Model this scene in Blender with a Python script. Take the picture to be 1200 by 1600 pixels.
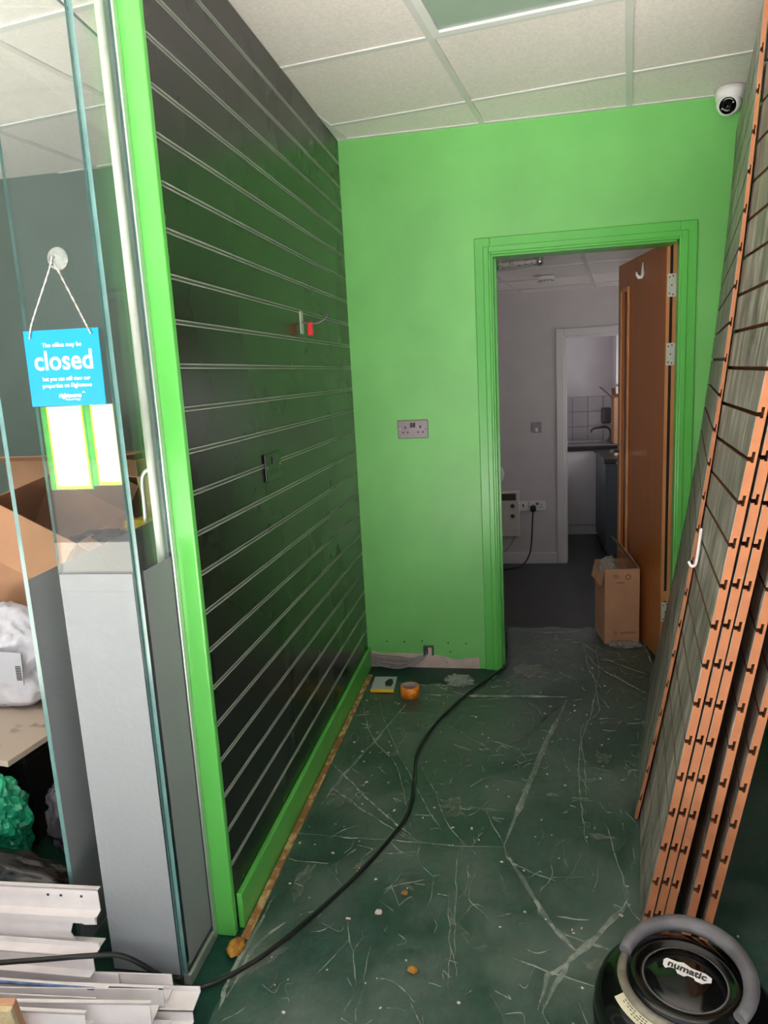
import bpy, bmesh, math, random
from mathutils import Vector, Matrix, noise

scn = bpy.context.scene
for o in list(bpy.data.objects):
    bpy.data.objects.remove(o, do_unlink=True)
COL = scn.collection
rnd = random.Random(7)
PI = math.pi

# ------------------------------------------------------------------ camera
cam_d = bpy.data.cameras.new('camera')
cam = bpy.data.objects.new('camera', cam_d)
COL.objects.link(cam)
YAW, PITCH, ROLL = 0.1885, -0.1855, 0.0537
M = Matrix.Rotation(YAW, 3, 'Z') @ Matrix.Rotation(PITCH, 3, 'X') @ Matrix.Rotation(ROLL, 3, 'Y')
R3 = Matrix((M.col[0], M.col[2], -M.col[1])).transposed()
cam.matrix_world = Matrix.Translation((0.7675, -3.3916, 1.4502)) @ R3.to_4x4()
cam_d.sensor_fit = 'HORIZONTAL'
cam_d.sensor_width = 36.0
cam_d.lens = 36.0 * 1123.07 / 1200.0
cam_d.clip_start = 0.02
scn.camera = cam

# ------------------------------------------------------------------ sky (overcast daylight through the open shop front)
world = bpy.data.worlds.new('overcast_sky')
scn.world = world
world.use_nodes = True
bg = world.node_tree.nodes['Background']
bg.inputs['Color'].default_value = (0.94, 0.97, 1.0, 1)
bg.inputs['Strength'].default_value = 1.0
# sun standing over the back of the building: lights the street, never enters the shop
sun_d = bpy.data.lights.new('sun', 'SUN')
sun_d.energy = 82.0
sun_d.angle = math.radians(2)
sun_d.color = (1.0, 0.97, 0.92)
sun = bpy.data.objects.new('sun', sun_d)
COL.objects.link(sun)
sun.rotation_euler = Vector((0.55, -0.25, -0.8)).to_track_quat('-Z', 'Y').to_euler()

# ------------------------------------------------------------------ exposure
vs = scn.view_settings
vs.view_transform = 'Standard'
vs.look = 'None'
vs.gamma = 1.0
vs.use_curve_mapping = False
vs.exposure = 0.2


# ------------------------------------------------------------------ materials
def lin(c):
    return tuple(((v / 255) / 12.92 if v / 255 <= 0.04045 else ((v / 255 + 0.055) / 1.055) ** 2.4) for v in c[:3]) + (1,)


def pm(name, rgb, rough=0.5, metal=0.0, var=0.06, scale=6.0, bump=0.0, bscale=150.0, spec=0.5, rvar=0.0,
       stretch=(1, 1, 1), rgb2=None, lo=0.35, hi=0.65, coat=0.0):
    """procedural Principled material: noise between two tones, optional fine relief"""
    m = bpy.data.materials.new(name)
    m.use_nodes = True
    nt = m.node_tree
    b = nt.nodes['Principled BSDF']
    tc = nt.nodes.new('ShaderNodeTexCoord')
    mp = nt.nodes.new('ShaderNodeMapping')
    mp.inputs['Scale'].default_value = stretch
    nt.links.new(tc.outputs['Object'], mp.inputs['Vector'])
    n = nt.nodes.new('ShaderNodeTexNoise')
    n.inputs['Scale'].default_value = scale
    n.inputs['Detail'].default_value = 5
    nt.links.new(mp.outputs['Vector'], n.inputs['Vector'])
    r = nt.nodes.new('ShaderNodeValToRGB')
    r.color_ramp.elements[0].position = lo
    r.color_ramp.elements[1].position = hi
    c = lin(rgb)
    if rgb2 is None:
        r.color_ramp.elements[0].color = tuple(max(0, v * (1 - var)) for v in c[:3]) + (1,)
        r.color_ramp.elements[1].color = tuple(min(1, v * (1 + var)) for v in c[:3]) + (1,)
    else:
        r.color_ramp.elements[0].color = c
        r.color_ramp.elements[1].color = lin(rgb2)
    nt.links.new(n.outputs['Fac'], r.inputs['Fac'])
    nt.links.new(r.outputs['Color'], b.inputs['Base Color'])
    b.inputs['Roughness'].default_value = rough
    b.inputs['Metallic'].default_value = metal
    b.inputs['Specular IOR Level'].default_value = spec
    b.inputs['Coat Weight'].default_value = coat
    if rvar:
        mr = nt.nodes.new('ShaderNodeMapRange')
        mr.inputs['From Min'].default_value = 0.3
        mr.inputs['From Max'].default_value = 0.7
        mr.inputs['To Min'].default_value = max(0.02, rough - rvar)
        mr.inputs['To Max'].default_value = rough + rvar
        nt.links.new(n.outputs['Fac'], mr.inputs['Value'])
        nt.links.new(mr.outputs['Result'], b.inputs['Roughness'])
    if bump:
        n2 = nt.nodes.new('ShaderNodeTexNoise')
        n2.inputs['Scale'].default_value = bscale
        n2.inputs['Detail'].default_value = 3
        nt.links.new(mp.outputs['Vector'], n2.inputs['Vector'])
        bp = nt.nodes.new('ShaderNodeBump')
        bp.inputs['Strength'].default_value = bump
        bp.inputs['Distance'].default_value = 0.002
        nt.links.new(n2.outputs['Fac'], bp.inputs['Height'])
        nt.links.new(bp.outputs['Normal'], b.inputs['Normal'])
    return m


def thin_fresnel(nt, ior):
    # reflection of a thin sheet: the same on its front and its back face
    fr = nt.nodes.new('ShaderNodeFresnel')
    ge = nt.nodes.new('ShaderNodeNewGeometry')
    mr = nt.nodes.new('ShaderNodeMapRange')
    mr.inputs['To Min'].default_value = ior
    mr.inputs['To Max'].default_value = 1 / ior
    nt.links.new(ge.outputs['Backfacing'], mr.inputs['Value'])
    nt.links.new(mr.outputs['Result'], fr.inputs['IOR'])
    return fr


def glass_mat(name, tint, ior=1.5):
    m = bpy.data.materials.new(name)
    m.use_nodes = True
    nt = m.node_tree
    nt.nodes.clear()
    out = nt.nodes.new('ShaderNodeOutputMaterial')
    tr = nt.nodes.new('ShaderNodeBsdfTransparent')
    nz = nt.nodes.new('ShaderNodeTexNoise')
    nz.inputs['Scale'].default_value = 3
    rp = nt.nodes.new('ShaderNodeValToRGB')
    rp.color_ramp.elements[0].color = tuple(v * 0.985 for v in tint[:3]) + (1,)
    rp.color_ramp.elements[1].color = tint
    nt.links.new(nz.outputs['Fac'], rp.inputs['Fac'])
    nt.links.new(rp.outputs['Color'], tr.inputs['Color'])
    gl = nt.nodes.new('ShaderNodeBsdfGlossy')
    gl.inputs['Roughness'].default_value = 0.01
    fr = thin_fresnel(nt, ior)
    mx = nt.nodes.new('ShaderNodeMixShader')
    nt.links.new(fr.outputs['Fac'], mx.inputs['Fac'])
    nt.links.new(tr.outputs[0], mx.inputs[1])
    nt.links.new(gl.outputs[0], mx.inputs[2])
    nt.links.new(mx.outputs[0], out.inputs['Surface'])
    return m


def film_mat(name, base, clear=0.2, transl=0.3, gloss=0.25, nscale=4.0, amount=(1.0, 1.0)):
    """thin plastic film: part see-through, part milky, with a gloss coat"""
    m = bpy.data.materials.new(name)
    m.use_nodes = True
    nt = m.node_tree
    nt.nodes.clear()
    L = nt.links.new
    N = nt.nodes.new
    out = N('ShaderNodeOutputMaterial')
    tc = N('ShaderNodeTexCoord')
    nz = N('ShaderNodeTexNoise')
    nz.inputs['Scale'].default_value = nscale
    nz.inputs['Detail'].default_value = 8
    nz.inputs['Roughness'].default_value = 0.65
    L(tc.outputs['Object'], nz.inputs['Vector'])
    mr = N('ShaderNodeMapRange')
    mr.inputs['From Min'].default_value = 0.42
    mr.inputs['From Max'].default_value = 0.75
    mr.inputs['To Min'].default_value = (1 - clear) * amount[0]
    mr.inputs['To Max'].default_value = (1 - clear) * amount[1]
    L(nz.outputs['Fac'], mr.inputs['Value'])
    tr = N('ShaderNodeBsdfTransparent')
    df = N('ShaderNodeBsdfDiffuse')
    df.inputs['Color'].default_value = lin(base)
    tl = N('ShaderNodeBsdfTranslucent')
    tl.inputs['Color'].default_value = lin(base)
    m1 = N('ShaderNodeMixShader')
    m1.inputs['Fac'].default_value = transl
    L(df.outputs[0], m1.inputs[1])
    L(tl.outputs[0], m1.inputs[2])
    m2 = N('ShaderNodeMixShader')
    L(mr.outputs['Result'], m2.inputs['Fac'])
    L(tr.outputs[0], m2.inputs[1])
    L(m1.outputs[0], m2.inputs[2])
    gl = N('ShaderNodeBsdfGlossy')
    gl.inputs['Roughness'].default_value = gloss
    fr = thin_fresnel(nt, 1.45)
    nb = N('ShaderNodeTexNoise')
    nb.inputs['Scale'].default_value = 38
    nb.inputs['Detail'].default_value = 7
    nb.inputs['Distortion'].default_value = 1.2
    L(tc.outputs['Object'], nb.inputs['Vector'])
    bp = N('ShaderNodeBump')
    bp.inputs['Strength'].default_value = 0.9
    bp.inputs['Distance'].default_value = 0.012
    L(nb.outputs['Fac'], bp.inputs['Height'])
    L(bp.outputs['Normal'], gl.inputs['Normal'])
    m3 = N('ShaderNodeMixShader')
    L(fr.outputs['Fac'], m3.inputs['Fac'])
    L(m2.outputs[0], m3.inputs[1])
    L(gl.outputs[0], m3.inputs[2])
    L(m3.outputs[0], out.inputs['Surface'])
    return m


def wood_mat(name):
    """weathered grey board laminate; grain runs up the panel"""
    m = bpy.data.materials.new(name)
    m.use_nodes = True
    nt = m.node_tree
    b = nt.nodes['Principled BSDF']
    L = nt.links.new
    N = nt.nodes.new
    uv = N('ShaderNodeUVMap')
    uv.uv_map = 'UVMap'
    mp = N('ShaderNodeMapping')
    mp.inputs['Scale'].default_value = (11, 1.5, 1)
    L(uv.outputs['UV'], mp.inputs['Vector'])
    n1 = N('ShaderNodeTexNoise')
    n1.inputs['Scale'].default_value = 1.6
    n1.inputs['Detail'].default_value = 10
    n1.inputs['Roughness'].default_value = 0.7
    n1.inputs['Distortion'].default_value = 0.8
    L(mp.outputs['Vector'], n1.inputs['Vector'])
    r = N('ShaderNodeValToRGB')
    e = r.color_ramp.elements
    e[0].position = 0.30
    e[0].color = lin((66, 63, 56))
    e[1].position = 0.72
    e[1].color = lin((206, 202, 190))
    e2 = e.new(0.5)
    e2.color = lin((138, 133, 122))
    L(n1.outputs['Fac'], r.inputs['Fac'])
    n3 = N('ShaderNodeTexNoise')
    n3.inputs['Scale'].default_value = 5.0
    n3.inputs['Detail'].default_value = 4
    mp2 = N('ShaderNodeMapping')
    mp2.inputs['Scale'].default_value = (3.0, 1.0, 1)
    L(uv.outputs['UV'], mp2.inputs['Vector'])
    L(mp2.outputs['Vector'], n3.inputs['Vector'])
    mr3 = N('ShaderNodeMapRange')
    mr3.inputs['From Min'].default_value = 0.35
    mr3.inputs['From Max'].default_value = 0.65
    mr3.inputs['To Min'].default_value = 0.55
    mr3.inputs['To Max'].default_value = 1.15
    L(n3.outputs['Fac'], mr3.inputs['Value'])
    mxc = N('ShaderNodeMix')
    mxc.data_type = 'RGBA'
    mxc.blend_type = 'MULTIPLY'
    mxc.inputs[0].default_value = 1.0
    L(r.outputs['Color'], mxc.inputs[6])
    L(mr3.outputs['Result'], mxc.inputs[7])
    L(mxc.outputs[2], b.inputs['Base Color'])
    b.inputs['Roughness'].default_value = 0.45
    bp = N('ShaderNodeBump')
    bp.inputs['Strength'].default_value = 0.25
    bp.inputs['Distance'].default_value = 0.002
    L(n1.outputs['Fac'], bp.inputs['Height'])
    L(bp.outputs['Normal'], b.inputs['Normal'])
    return m


MT = {}
MT['green'] = pm('green_paint', (124, 204, 112), rough=0.38, var=0.09, scale=2.2, bump=0.15, bscale=90, rvar=0.08)
MT['green_gloss'] = pm('green_gloss_paint', (98, 192, 88), rough=0.25, var=0.05, scale=3, bump=0.05, bscale=60)
MT['slat'] = pm('gloss_charcoal_laminate', (22, 23, 23), rough=0.27, var=0.18, scale=2.2, rvar=0.05, stretch=(1, 1, 0.6), spec=0.6)
sn = MT['slat'].node_tree
gnode = sn.nodes.new('ShaderNodeNewGeometry')
for nd in sn.nodes:
    if nd.type == 'MAPPING':
        sn.links.new(gnode.outputs['Position'], nd.inputs['Vector'])
MT['insert'] = pm('grey_slot_insert', (178, 184, 174), rough=0.3, metal=0.2, var=0.05)
MT['slotback'] = pm('slot_recess', (84, 90, 82), rough=0.4)
MT['ceil'] = pm('mineral_fibre_tile', (246, 238, 234), rough=0.9, var=0.05, scale=90, bump=0.6, bscale=220)
MT['bar'] = pm('white_grid_bar', (224, 222, 220), rough=0.55, var=0.02)
MT['diffuser'] = pm('lamp_diffuser_unlit', (158, 176, 164), rough=0.35, var=0.02)
MT['floor'] = pm('dark_green_floor_covering', (14, 62, 50), rough=0.45, var=0.25, scale=30, bump=0.2, bscale=300)
MT['darkwall'] = pm('grey_green_wall', (98, 114, 108), rough=0.6, var=0.05)
MT['rightwall'] = pm('dark_wall', (38, 42, 40), rough=0.7, var=0.1)
MT['farwall'] = pm('white_emulsion', (214, 208, 210), rough=0.7, var=0.03)
MT['fartrim'] = pm('white_gloss_trim', (222, 218, 220), rough=0.3, var=0.02)
MT['farfloor'] = pm('dark_slate_vinyl', (44, 46, 47), rough=0.35, var=0.2, scale=9, bump=0.1, bscale=40)
MT['wall_grey'] = pm('partition_core', (120, 120, 118), rough=0.8)
MT['plaster'] = pm('bare_plaster', (214, 190, 184), rough=0.85, var=0.08, scale=20, bump=0.2)
MT['mdf'] = pm('mdf_edge', (174, 110, 72), rough=0.75, var=0.06, scale=25, bump=0.15, bscale=250)
MT['routedshade'] = pm('routed_mdf_shade', (118, 72, 44), rough=0.85, var=0.1, scale=40)  # routed MDF darkened: shade inside the panel slots is put into the colour
MT['wood'] = wood_mat('weathered_grey_wood_laminate')
MT['doorwood'] = pm('beech_veneer', (168, 98, 46), rough=0.32, var=0.08, scale=3, stretch=(20, 20, 0.6))
MT['lipping'] = pm('hardwood_lipping', (206, 140, 92), rough=0.45, var=0.08, scale=4, stretch=(8, 8, 0.6))
MT['black'] = pm('black_plastic', (16, 16, 17), rough=0.35, var=0.15)
MT['blackgloss'] = pm('gloss_black_plastic', (10, 11, 11), rough=0.12, var=0.2, scale=12, rvar=0.05)
MT['seal'] = pm('dark_seal', (30, 16, 10), rough=0.6)
MT['steel'] = pm('brushed_steel', (200, 198, 196), rough=0.28, metal=1.0, var=0.05, scale=40)
MT['zinc'] = pm('bright_zinc_plate', (222, 220, 214), rough=0.35, metal=0.25, var=0.04, scale=60)
MT['chrome'] = pm('satin_chrome_plate', (112, 104, 108), rough=0.35, metal=0.8, var=0.04, scale=40)
MT['white'] = pm('white_plastic', (238, 236, 236), rough=0.35, var=0.02)
MT['whitealu'] = pm('white_coated_aluminium', (226, 220, 220), rough=0.32, var=0.05, scale=14)
MT['alu'] = pm('satin_aluminium', (206, 208, 206), rough=0.3, metal=0.7, var=0.04)
MT['card'] = pm('cardboard', (186, 140, 108), rough=0.8, var=0.07, scale=9, bump=0.1, bscale=60)
MT['cardin'] = pm('cardboard_inside', (150, 116, 92), rough=0.85, var=0.07)
MT['print'] = pm('brown_print', (110, 76, 60), rough=0.8)
MT['cable'] = pm('black_cable_sheath', (20, 22, 21), rough=0.4, var=0.1)
MT['greycable'] = pm('grey_cable_sheath', (158, 150, 150), rough=0.5, var=0.08, scale=30)
MT['orange'] = pm('orange_tape_label', (246, 128, 20), rough=0.4, var=0.1, scale=60, rgb2=(255, 170, 70), lo=0.5, hi=0.6)
MT['tapein'] = pm('tape_core', (170, 150, 150), rough=0.6)
MT['blue'] = pm('cyan_board', (0, 136, 194), rough=0.3, var=0.03)
MT['lettering'] = pm('white_lettering', (250, 250, 250), rough=0.4, var=0.0)
MT['cord'] = pm('metal_ball_chain', (196, 190, 184), rough=0.3, metal=0.6, scale=200, var=0.3)
MT['paper'] = pm('white_paper', (180, 182, 190), rough=0.5, var=0.02)
MT['yellow'] = pm('yellow_print', (246, 196, 40), rough=0.5)
MT['greenprint'] = pm('green_print', (70, 160, 60), rough=0.5, var=0.2, scale=30)
MT['red'] = pm('red_tag', (206, 40, 48), rough=0.4)
MT['glass'] = glass_mat('clear_glass', (0.955, 0.98, 0.97, 1), 1.38)
MT['darkglass'] = pm('wired_dark_glass', (34, 28, 26), rough=0.08, var=0.1)
MT['glassedge'] = pm('glass_cut_edge', (92, 128, 126), rough=0.15, var=0.15, scale=15)
MT['frost'] = film_mat('frosted_window_film', (168, 173, 177), clear=0.16, transl=0.35, gloss=0.3)
MT['sheet'] = film_mat('clear_dust_sheet', (176, 190, 182), clear=0.0, transl=0.2, gloss=0.14, nscale=3.6, amount=(0.05, 0.42))
MT['crease'] = film_mat('dust_sheet_fold', (216, 224, 214), clear=0.25, transl=0.3, gloss=0.12, nscale=14, amount=(0.25, 1.0))
MT['dirt'] = film_mat('dirt', (26, 30, 24), clear=0.1, transl=0.0, gloss=0.6, nscale=30, amount=(0.2, 1.0))
MT['smear'] = film_mat('plaster_dust_smear', (206, 200, 186), clear=0.45, transl=0.2, gloss=0.4, nscale=45, amount=(0.0, 0.85))
MT['polythene'] = film_mat('crumpled_polythene', (206, 212, 208), clear=0.45, transl=0.3, gloss=0.08, nscale=14, amount=(0.5, 1.0))
MT['greenbag'] = pm('green_polythene', (40, 160, 116), rough=0.22, var=0.3, scale=9, bump=0.3, bscale=30)
MT['blackbag'] = pm('black_polythene', (16, 17, 18), rough=0.25, var=0.2, bump=0.3, bscale=30)
MT['bubble'] = pm('white_mailing_wrap', (206, 206, 216), rough=0.3, var=0.08, scale=20, bump=0.5, bscale=45)
MT['board'] = pm('stained_cream_board', (196, 180, 164), rough=0.6, rgb2=(70, 52, 42), scale=5, lo=0.60, hi=0.70)
MT['gripper'] = pm('gripper_wood', (150, 104, 58), rough=0.75, rgb2=(206, 172, 122), scale=40, lo=0.45, hi=0.6, stretch=(1, 0.6, 1))
MT['tile'] = pm('white_glazed_tile', (196, 192, 198), rough=0.15, var=0.03)
MT['grout'] = pm('grey_grout', (150, 146, 148), rough=0.8)
MT['worktop'] = pm('dark_worktop', (34, 32, 34), rough=0.3, var=0.1)
MT['greyunit'] = pm('slate_grey_unit', (78, 84, 92), rough=0.4, var=0.03)
MT['heater'] = pm('heater_enamel', (216, 208, 200), rough=0.4, var=0.02)
MT['grille'] = pm('heater_grille', (70, 66, 62), rough=0.6)
MT['greyhandle'] = pm('worn_grey_plastic', (98, 96, 100), rough=0.45, var=0.25, scale=18, bump=0.2, bscale=80)
MT['sticker'] = pm('cream_sticker', (206, 200, 172), rough=0.5)
MT['sticker_rim'] = pm('dusty_grey_plastic', (120, 114, 102), rough=0.5, var=0.3, scale=30)
MT['inkdark'] = pm('dark_ink', (52, 50, 48), rough=0.6)
MT['pavement'] = pm('pavement', (196, 194, 188), rough=0.9, var=0.1, scale=3)
MT['asphalt'] = pm('asphalt', (96, 96, 98), rough=0.9, var=0.15, scale=20)
MT['beige'] = pm('beige_woven_fabric', (196, 178, 140), rough=0.9, var=0.12, scale=160, bump=0.4, bscale=300)
MT['greenlamp'] = pm('green_indicator', (20, 190, 90), rough=0.3)
MT['mustard'] = pm('mustard_foam', (196, 146, 52), rough=0.8, rgb2=(150, 90, 40), scale=50)
MT['packtape'] = pm('yellow_parcel_tape', (176, 152, 48), rough=0.25, var=0.2, scale=12)
MT['bluefilm'] = pm('blue_protective_film', (88, 116, 160), rough=0.4, var=0.4, scale=40)
MT['greyplastic'] = pm('grey_plastic_sheet', (96, 92, 100), rough=0.25, var=0.3, scale=14, bump=0.4, bscale=30)


# ------------------------------------------------------------------ mesh helpers
class MB:
    def __init__(s):
        s.v, s.f, s.m, s.sm = [], [], [], []
        s.uv = None

    def add(s, vs, fs, m=0, smooth=False):
        k = len(s.v)
        s.v += [tuple(p) for p in vs]
        for f in fs:
            s.f.append([i + k for i in f])
            s.m.append(m)
            s.sm.append(smooth)
        return s

    def box(s, x0, x1, y0, y1, z0, z1, m=0):
        return s.add([(x0, y0, z0), (x1, y0, z0), (x1, y1, z0), (x0, y1, z0), (x0, y0, z1), (x1, y0, z1), (x1, y1, z1), (x0, y1, z1)],
                     [(0, 3, 2, 1), (4, 5, 6, 7), (0, 1, 5, 4), (1, 2, 6, 5), (2, 3, 7, 6), (3, 0, 4, 7)], m)

    def obox(s, mat, sx, sy, sz, m=0):
        P = [mat @ Vector((a * sx / 2, b * sy / 2, c * sz / 2)) for c in (-1, 1) for b in (-1, 1) for a in (-1, 1)]
        return s.add(P, [(0, 2, 3, 1), (4, 5, 7, 6), (0, 1, 5, 4), (1, 3, 7, 5), (3, 2, 6, 7), (2, 0, 4, 6)], m)

    def prism(s, poly, fn, a, b, m=0, mcap=None):
        """poly: 2D outline; fn(u, v, w) -> 3D; extruded w from a to b"""
        n = len(poly)
        vs = [fn(u, v, a) for u, v in poly] + [fn(u, v, b) for u, v in poly]
        s.add(vs, [(i, (i + 1) % n, n + (i + 1) % n, n + i) for i in range(n)], m)
        k = len(s.v) - 2 * n
        for f in (list(range(n))[::-1], list(range(n, 2 * n))):
            s.f.append([i + k for i in f])
            s.m.append(m if mcap is None else mcap)
            s.sm.append(False)
        return s

    def tube(s, path, r, n=8, m=0, caps=True, rr=None):
        P = [Vector(p) for p in path]
        up = Vector((0, 0, 1))
        prev = None
        rings = []
        for i, p in enumerate(P):
            t = (P[min(i + 1, len(P) - 1)] - P[max(i - 1, 0)]).normalized()
            if prev is None:
                a = t.cross(up)
                if a.length < 1e-3:
                    a = t.cross(Vector((1, 0, 0)))
            else:
                a = prev - t * prev.dot(t)
            a.normalize()
            prev = a
            b = t.cross(a)
            q = rr[i] if rr else r
            rings.append([p + (a * math.cos(2 * PI * j / n) + b * math.sin(2 * PI * j / n)) * q for j in range(n)])
        vs = [v for g in rings for v in g]
        fs = [(i * n + j, i * n + (j + 1) % n, (i + 1) * n + (j + 1) % n, (i + 1) * n + j) for i in range(len(P) - 1) for j in range(n)]
        s.add(vs, fs, m, True)
        if caps:
            k = len(s.v) - len(vs)
            for f in (list(range(n))[::-1], [len(vs) - n + j for j in range(n)]):
                s.f.append([i + k for i in f])
                s.m.append(m)
                s.sm.append(False)
        return s

    def lathe(s, prof, mat=Matrix(), n=32, m=0, smooth=True):
        vs, fs = [], []
        for r, z in prof:
            for j in range(n):
                a = 2 * PI * j / n
                vs.append(mat @ Vector((max(r, 1e-5) * math.cos(a), max(r, 1e-5) * math.sin(a), z)))
        for i in range(len(prof) - 1):
            for j in range(n):
                fs.append((i * n + j, i * n + (j + 1) % n, (i + 1) * n + (j + 1) % n, (i + 1) * n + j))
        return s.add(vs, fs, m, smooth)

    def build(s, name, mats, parent=None, off=None, bevel=0.0, seg=2):
        me = bpy.data.meshes.new(name)
        o0 = Vector((0, 0, 0))
        if off is not None:
            o0 = Vector(off)
        elif parent is not None:
            q = parent
            while q is not None:
                if q.type == 'EMPTY':
                    o0 += q.location
                q = q.parent
        me.from_pydata([tuple(Vector(p) - o0) for p in s.v], [], s.f)
        if not isinstance(mats, (list, tuple)):
            mats = [mats]
        for k in mats:
            me.materials.append(MT[k] if isinstance(k, str) else k)
        me.polygons.foreach_set('material_index', s.m)
        me.polygons.foreach_set('use_smooth', s.sm)
        if s.uv:
            u = me.uv_layers.new(name='UVMap')
            for li, l in enumerate(me.loops):
                u.data[li].uv = s.uv[l.vertex_index]
        me.update()
        o = bpy.data.objects.new(name, me)
        COL.objects.link(o)
        if parent is not None:
            o.parent = parent
        if bevel:
            bv = o.modifiers.new('bevel', 'BEVEL')
            bv.width = bevel
            bv.segments = seg
            bv.limit_method = 'ANGLE'
        return o


def tag(o, label=None, cat=None, group=None, kind=None):
    if label:
        o['label'] = label
    if cat:
        o['category'] = cat
    if group:
        o['group'] = group
    if kind:
        o['kind'] = kind
    return o


def empty(name, loc, label=None, cat=None, group=None, kind=None, rot=None):
    o = bpy.data.objects.new(name, None)
    o.empty_display_size = 0.05
    COL.objects.link(o)
    o.location = loc
    if rot:
        o.rotation_euler = rot
    return tag(o, label, cat, group, kind)


def box(name, b, mat, parent=None, bevel=0.0, seg=2):
    return MB().box(*b).build(name, mat, parent, bevel=bevel, seg=seg)


def copy_obj(o, parent, loc=None):
    c = o.copy()
    COL.objects.link(c)
    c.parent = parent
    if loc is not None:
        c.location = loc
    return c


def basis(origin, zdir, xhint=(1, 0, 0)):
    z = Vector(zdir).normalized()
    x = Vector(xhint)
    x = (x - z * x.dot(z)).normalized()
    y = z.cross(x)
    return Matrix.Translation(origin) @ Matrix((x, y, z)).transposed().to_4x4()


def smooth_path(pts, n=8):
    """Catmull-Rom through the points"""
    P = [Vector(p) for p in pts]
    P = [P[0] * 2 - P[1]] + P + [P[-1] * 2 - P[-2]]
    out = []
    for i in range(1, len(P) - 2):
        for k in range(n):
            t = k / n
            a, b, c, d = P[i - 1], P[i], P[i + 1], P[i + 2]
            out.append(0.5 * ((2 * b) + (c - a) * t + (2 * a - 5 * b + 4 * c - d) * t * t + (3 * b - a - 3 * c + d) * t ** 3))
    out.append(P[-2])
    return out


def text(name, body, size, mat4, material, parent, extrude=0.0003, align='CENTER', bold=0.0, sx=1.0):
    cu = bpy.data.curves.new(name, 'FONT')
    cu.body = body
    cu.size = size
    cu.align_x = align
    cu.align_y = 'CENTER'
    cu.extrude = extrude
    cu.offset = bold
    cu.resolution_u = 3
    t = bpy.data.objects.new(name + '_curve', cu)
    COL.objects.link(t)
    bpy.context.view_layer.update()
    me = bpy.data.meshes.new_from_object(t.evaluated_get(bpy.context.evaluated_depsgraph_get()))
    bpy.data.objects.remove(t, do_unlink=True)
    o0 = Vector((0, 0, 0))
    q = parent
    while q is not None:
        if q.type == 'EMPTY':
            o0 += q.location
        q = q.parent
    me.transform(Matrix.Translation(-o0) @ mat4 @ Matrix.Diagonal((sx, 1, 1, 1)))
    me.materials.clear()
    me.materials.append(MT[material])
    me.name = name
    o = bpy.data.objects.new(name, me)
    COL.objects.link(o)
    o.parent = parent
    return o


def blob(center, radii, seed, amp=0.18, freq=6.0, sub=4, flat=None, ridged=True, smooth=True):
    """crumpled bag / sack surface"""
    bm = bmesh.new()
    bmesh.ops.create_icosphere(bm, subdivisions=sub, radius=1)
    c = Vector(center)
    mb = MB()
    for v in bm.verts:
        d = v.co.copy()
        q = d * freq * 0.35 + Vector((seed * 3.1, seed * 1.7, seed))
        k = noise.noise(q) * 1.0
        if ridged:
            w = noise.noise(q * 2.3)
            k += 0.8 * (0.5 - abs(w)) + 0.5 * (0.4 - abs(noise.noise(q * 4.7)))
        r = 1 + amp * k
        p = Vector((d.x * radii[0] * r, d.y * radii[1] * r, d.z * radii[2] * r)) + c
        if flat is not None and p.z < flat:
            p.z = flat + 0.001
        v.co = p
    bm.verts.ensure_lookup_table()
    mb.add([v.co for v in bm.verts], [[v.index for v in f.verts] for f in bm.faces], 0, smooth)
    bm.free()
    return mb


# ================================================================== STRUCTURE
CH = 2.5          # shop ceiling
XR = 1.92         # right wall
XL = -2.3         # far side of the neighbouring bay
YF = -3.3         # shop front line
SG = 'structure'

# ---- floors
tag(MB().box(XL, XR, YF, 0.0, -0.06, 0.0).box(0.3, XR, 0.0, 0.62, -0.33, 0.0).build('floor', 'floor'),
    'dark green shop floor under the dust sheet', 'floor', kind=SG)
tag(box('floor_back_room', (0.1, 2.3, 0.62, 4.9, -0.33, -0.27), 'farfloor'), 'dark slate vinyl floor of the back room', 'floor', kind=SG)
tag(box('ground_outside', (-12, 12, -7.0, YF, -0.12, -0.03), 'pavement'), 'pale pavement outside the shop front', 'pavement', kind=SG)
tag(box('road_outside', (-12, 12, -16, -7.0, -0.24, -0.13), 'asphalt'), 'dark asphalt road beyond the pavement', 'road', kind=SG)

# ---- walls
DX0, DX1, DH = 0.662, 1.462, 1.962     # doorway
wb = tag(MB().box(-0.055, DX0, 0.0, 0.12, 0, CH + 0.05).box(DX1 + 0.026, XR, 0.0, 0.12, 0, CH + 0.05).box(DX0, DX1 + 0.026, 0.0, 0.12, DH, CH + 0.05).build('wall_back', 'green'),
         'bright green painted back wall around the doorway', 'wall', kind=SG)
tag(box('wall_back_bay', (XL, -0.055, 0.0, 0.12, 0, CH + 0.05), 'darkwall'), 'grey green back wall behind the glass', 'wall', kind=SG)
tag(box('wall_right', (XR, XR + 0.1, YF, 0.12, 0, CH + 0.05), 'rightwall'), 'dark wall behind the leaning panels', 'wall', kind=SG)
tag(box('wall_left_bay', (XL - 0.1, XL, YF, 0.12, 0, CH + 0.05), 'darkwall'), 'grey green side wall of the neighbouring bay', 'wall', kind=SG)

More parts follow.
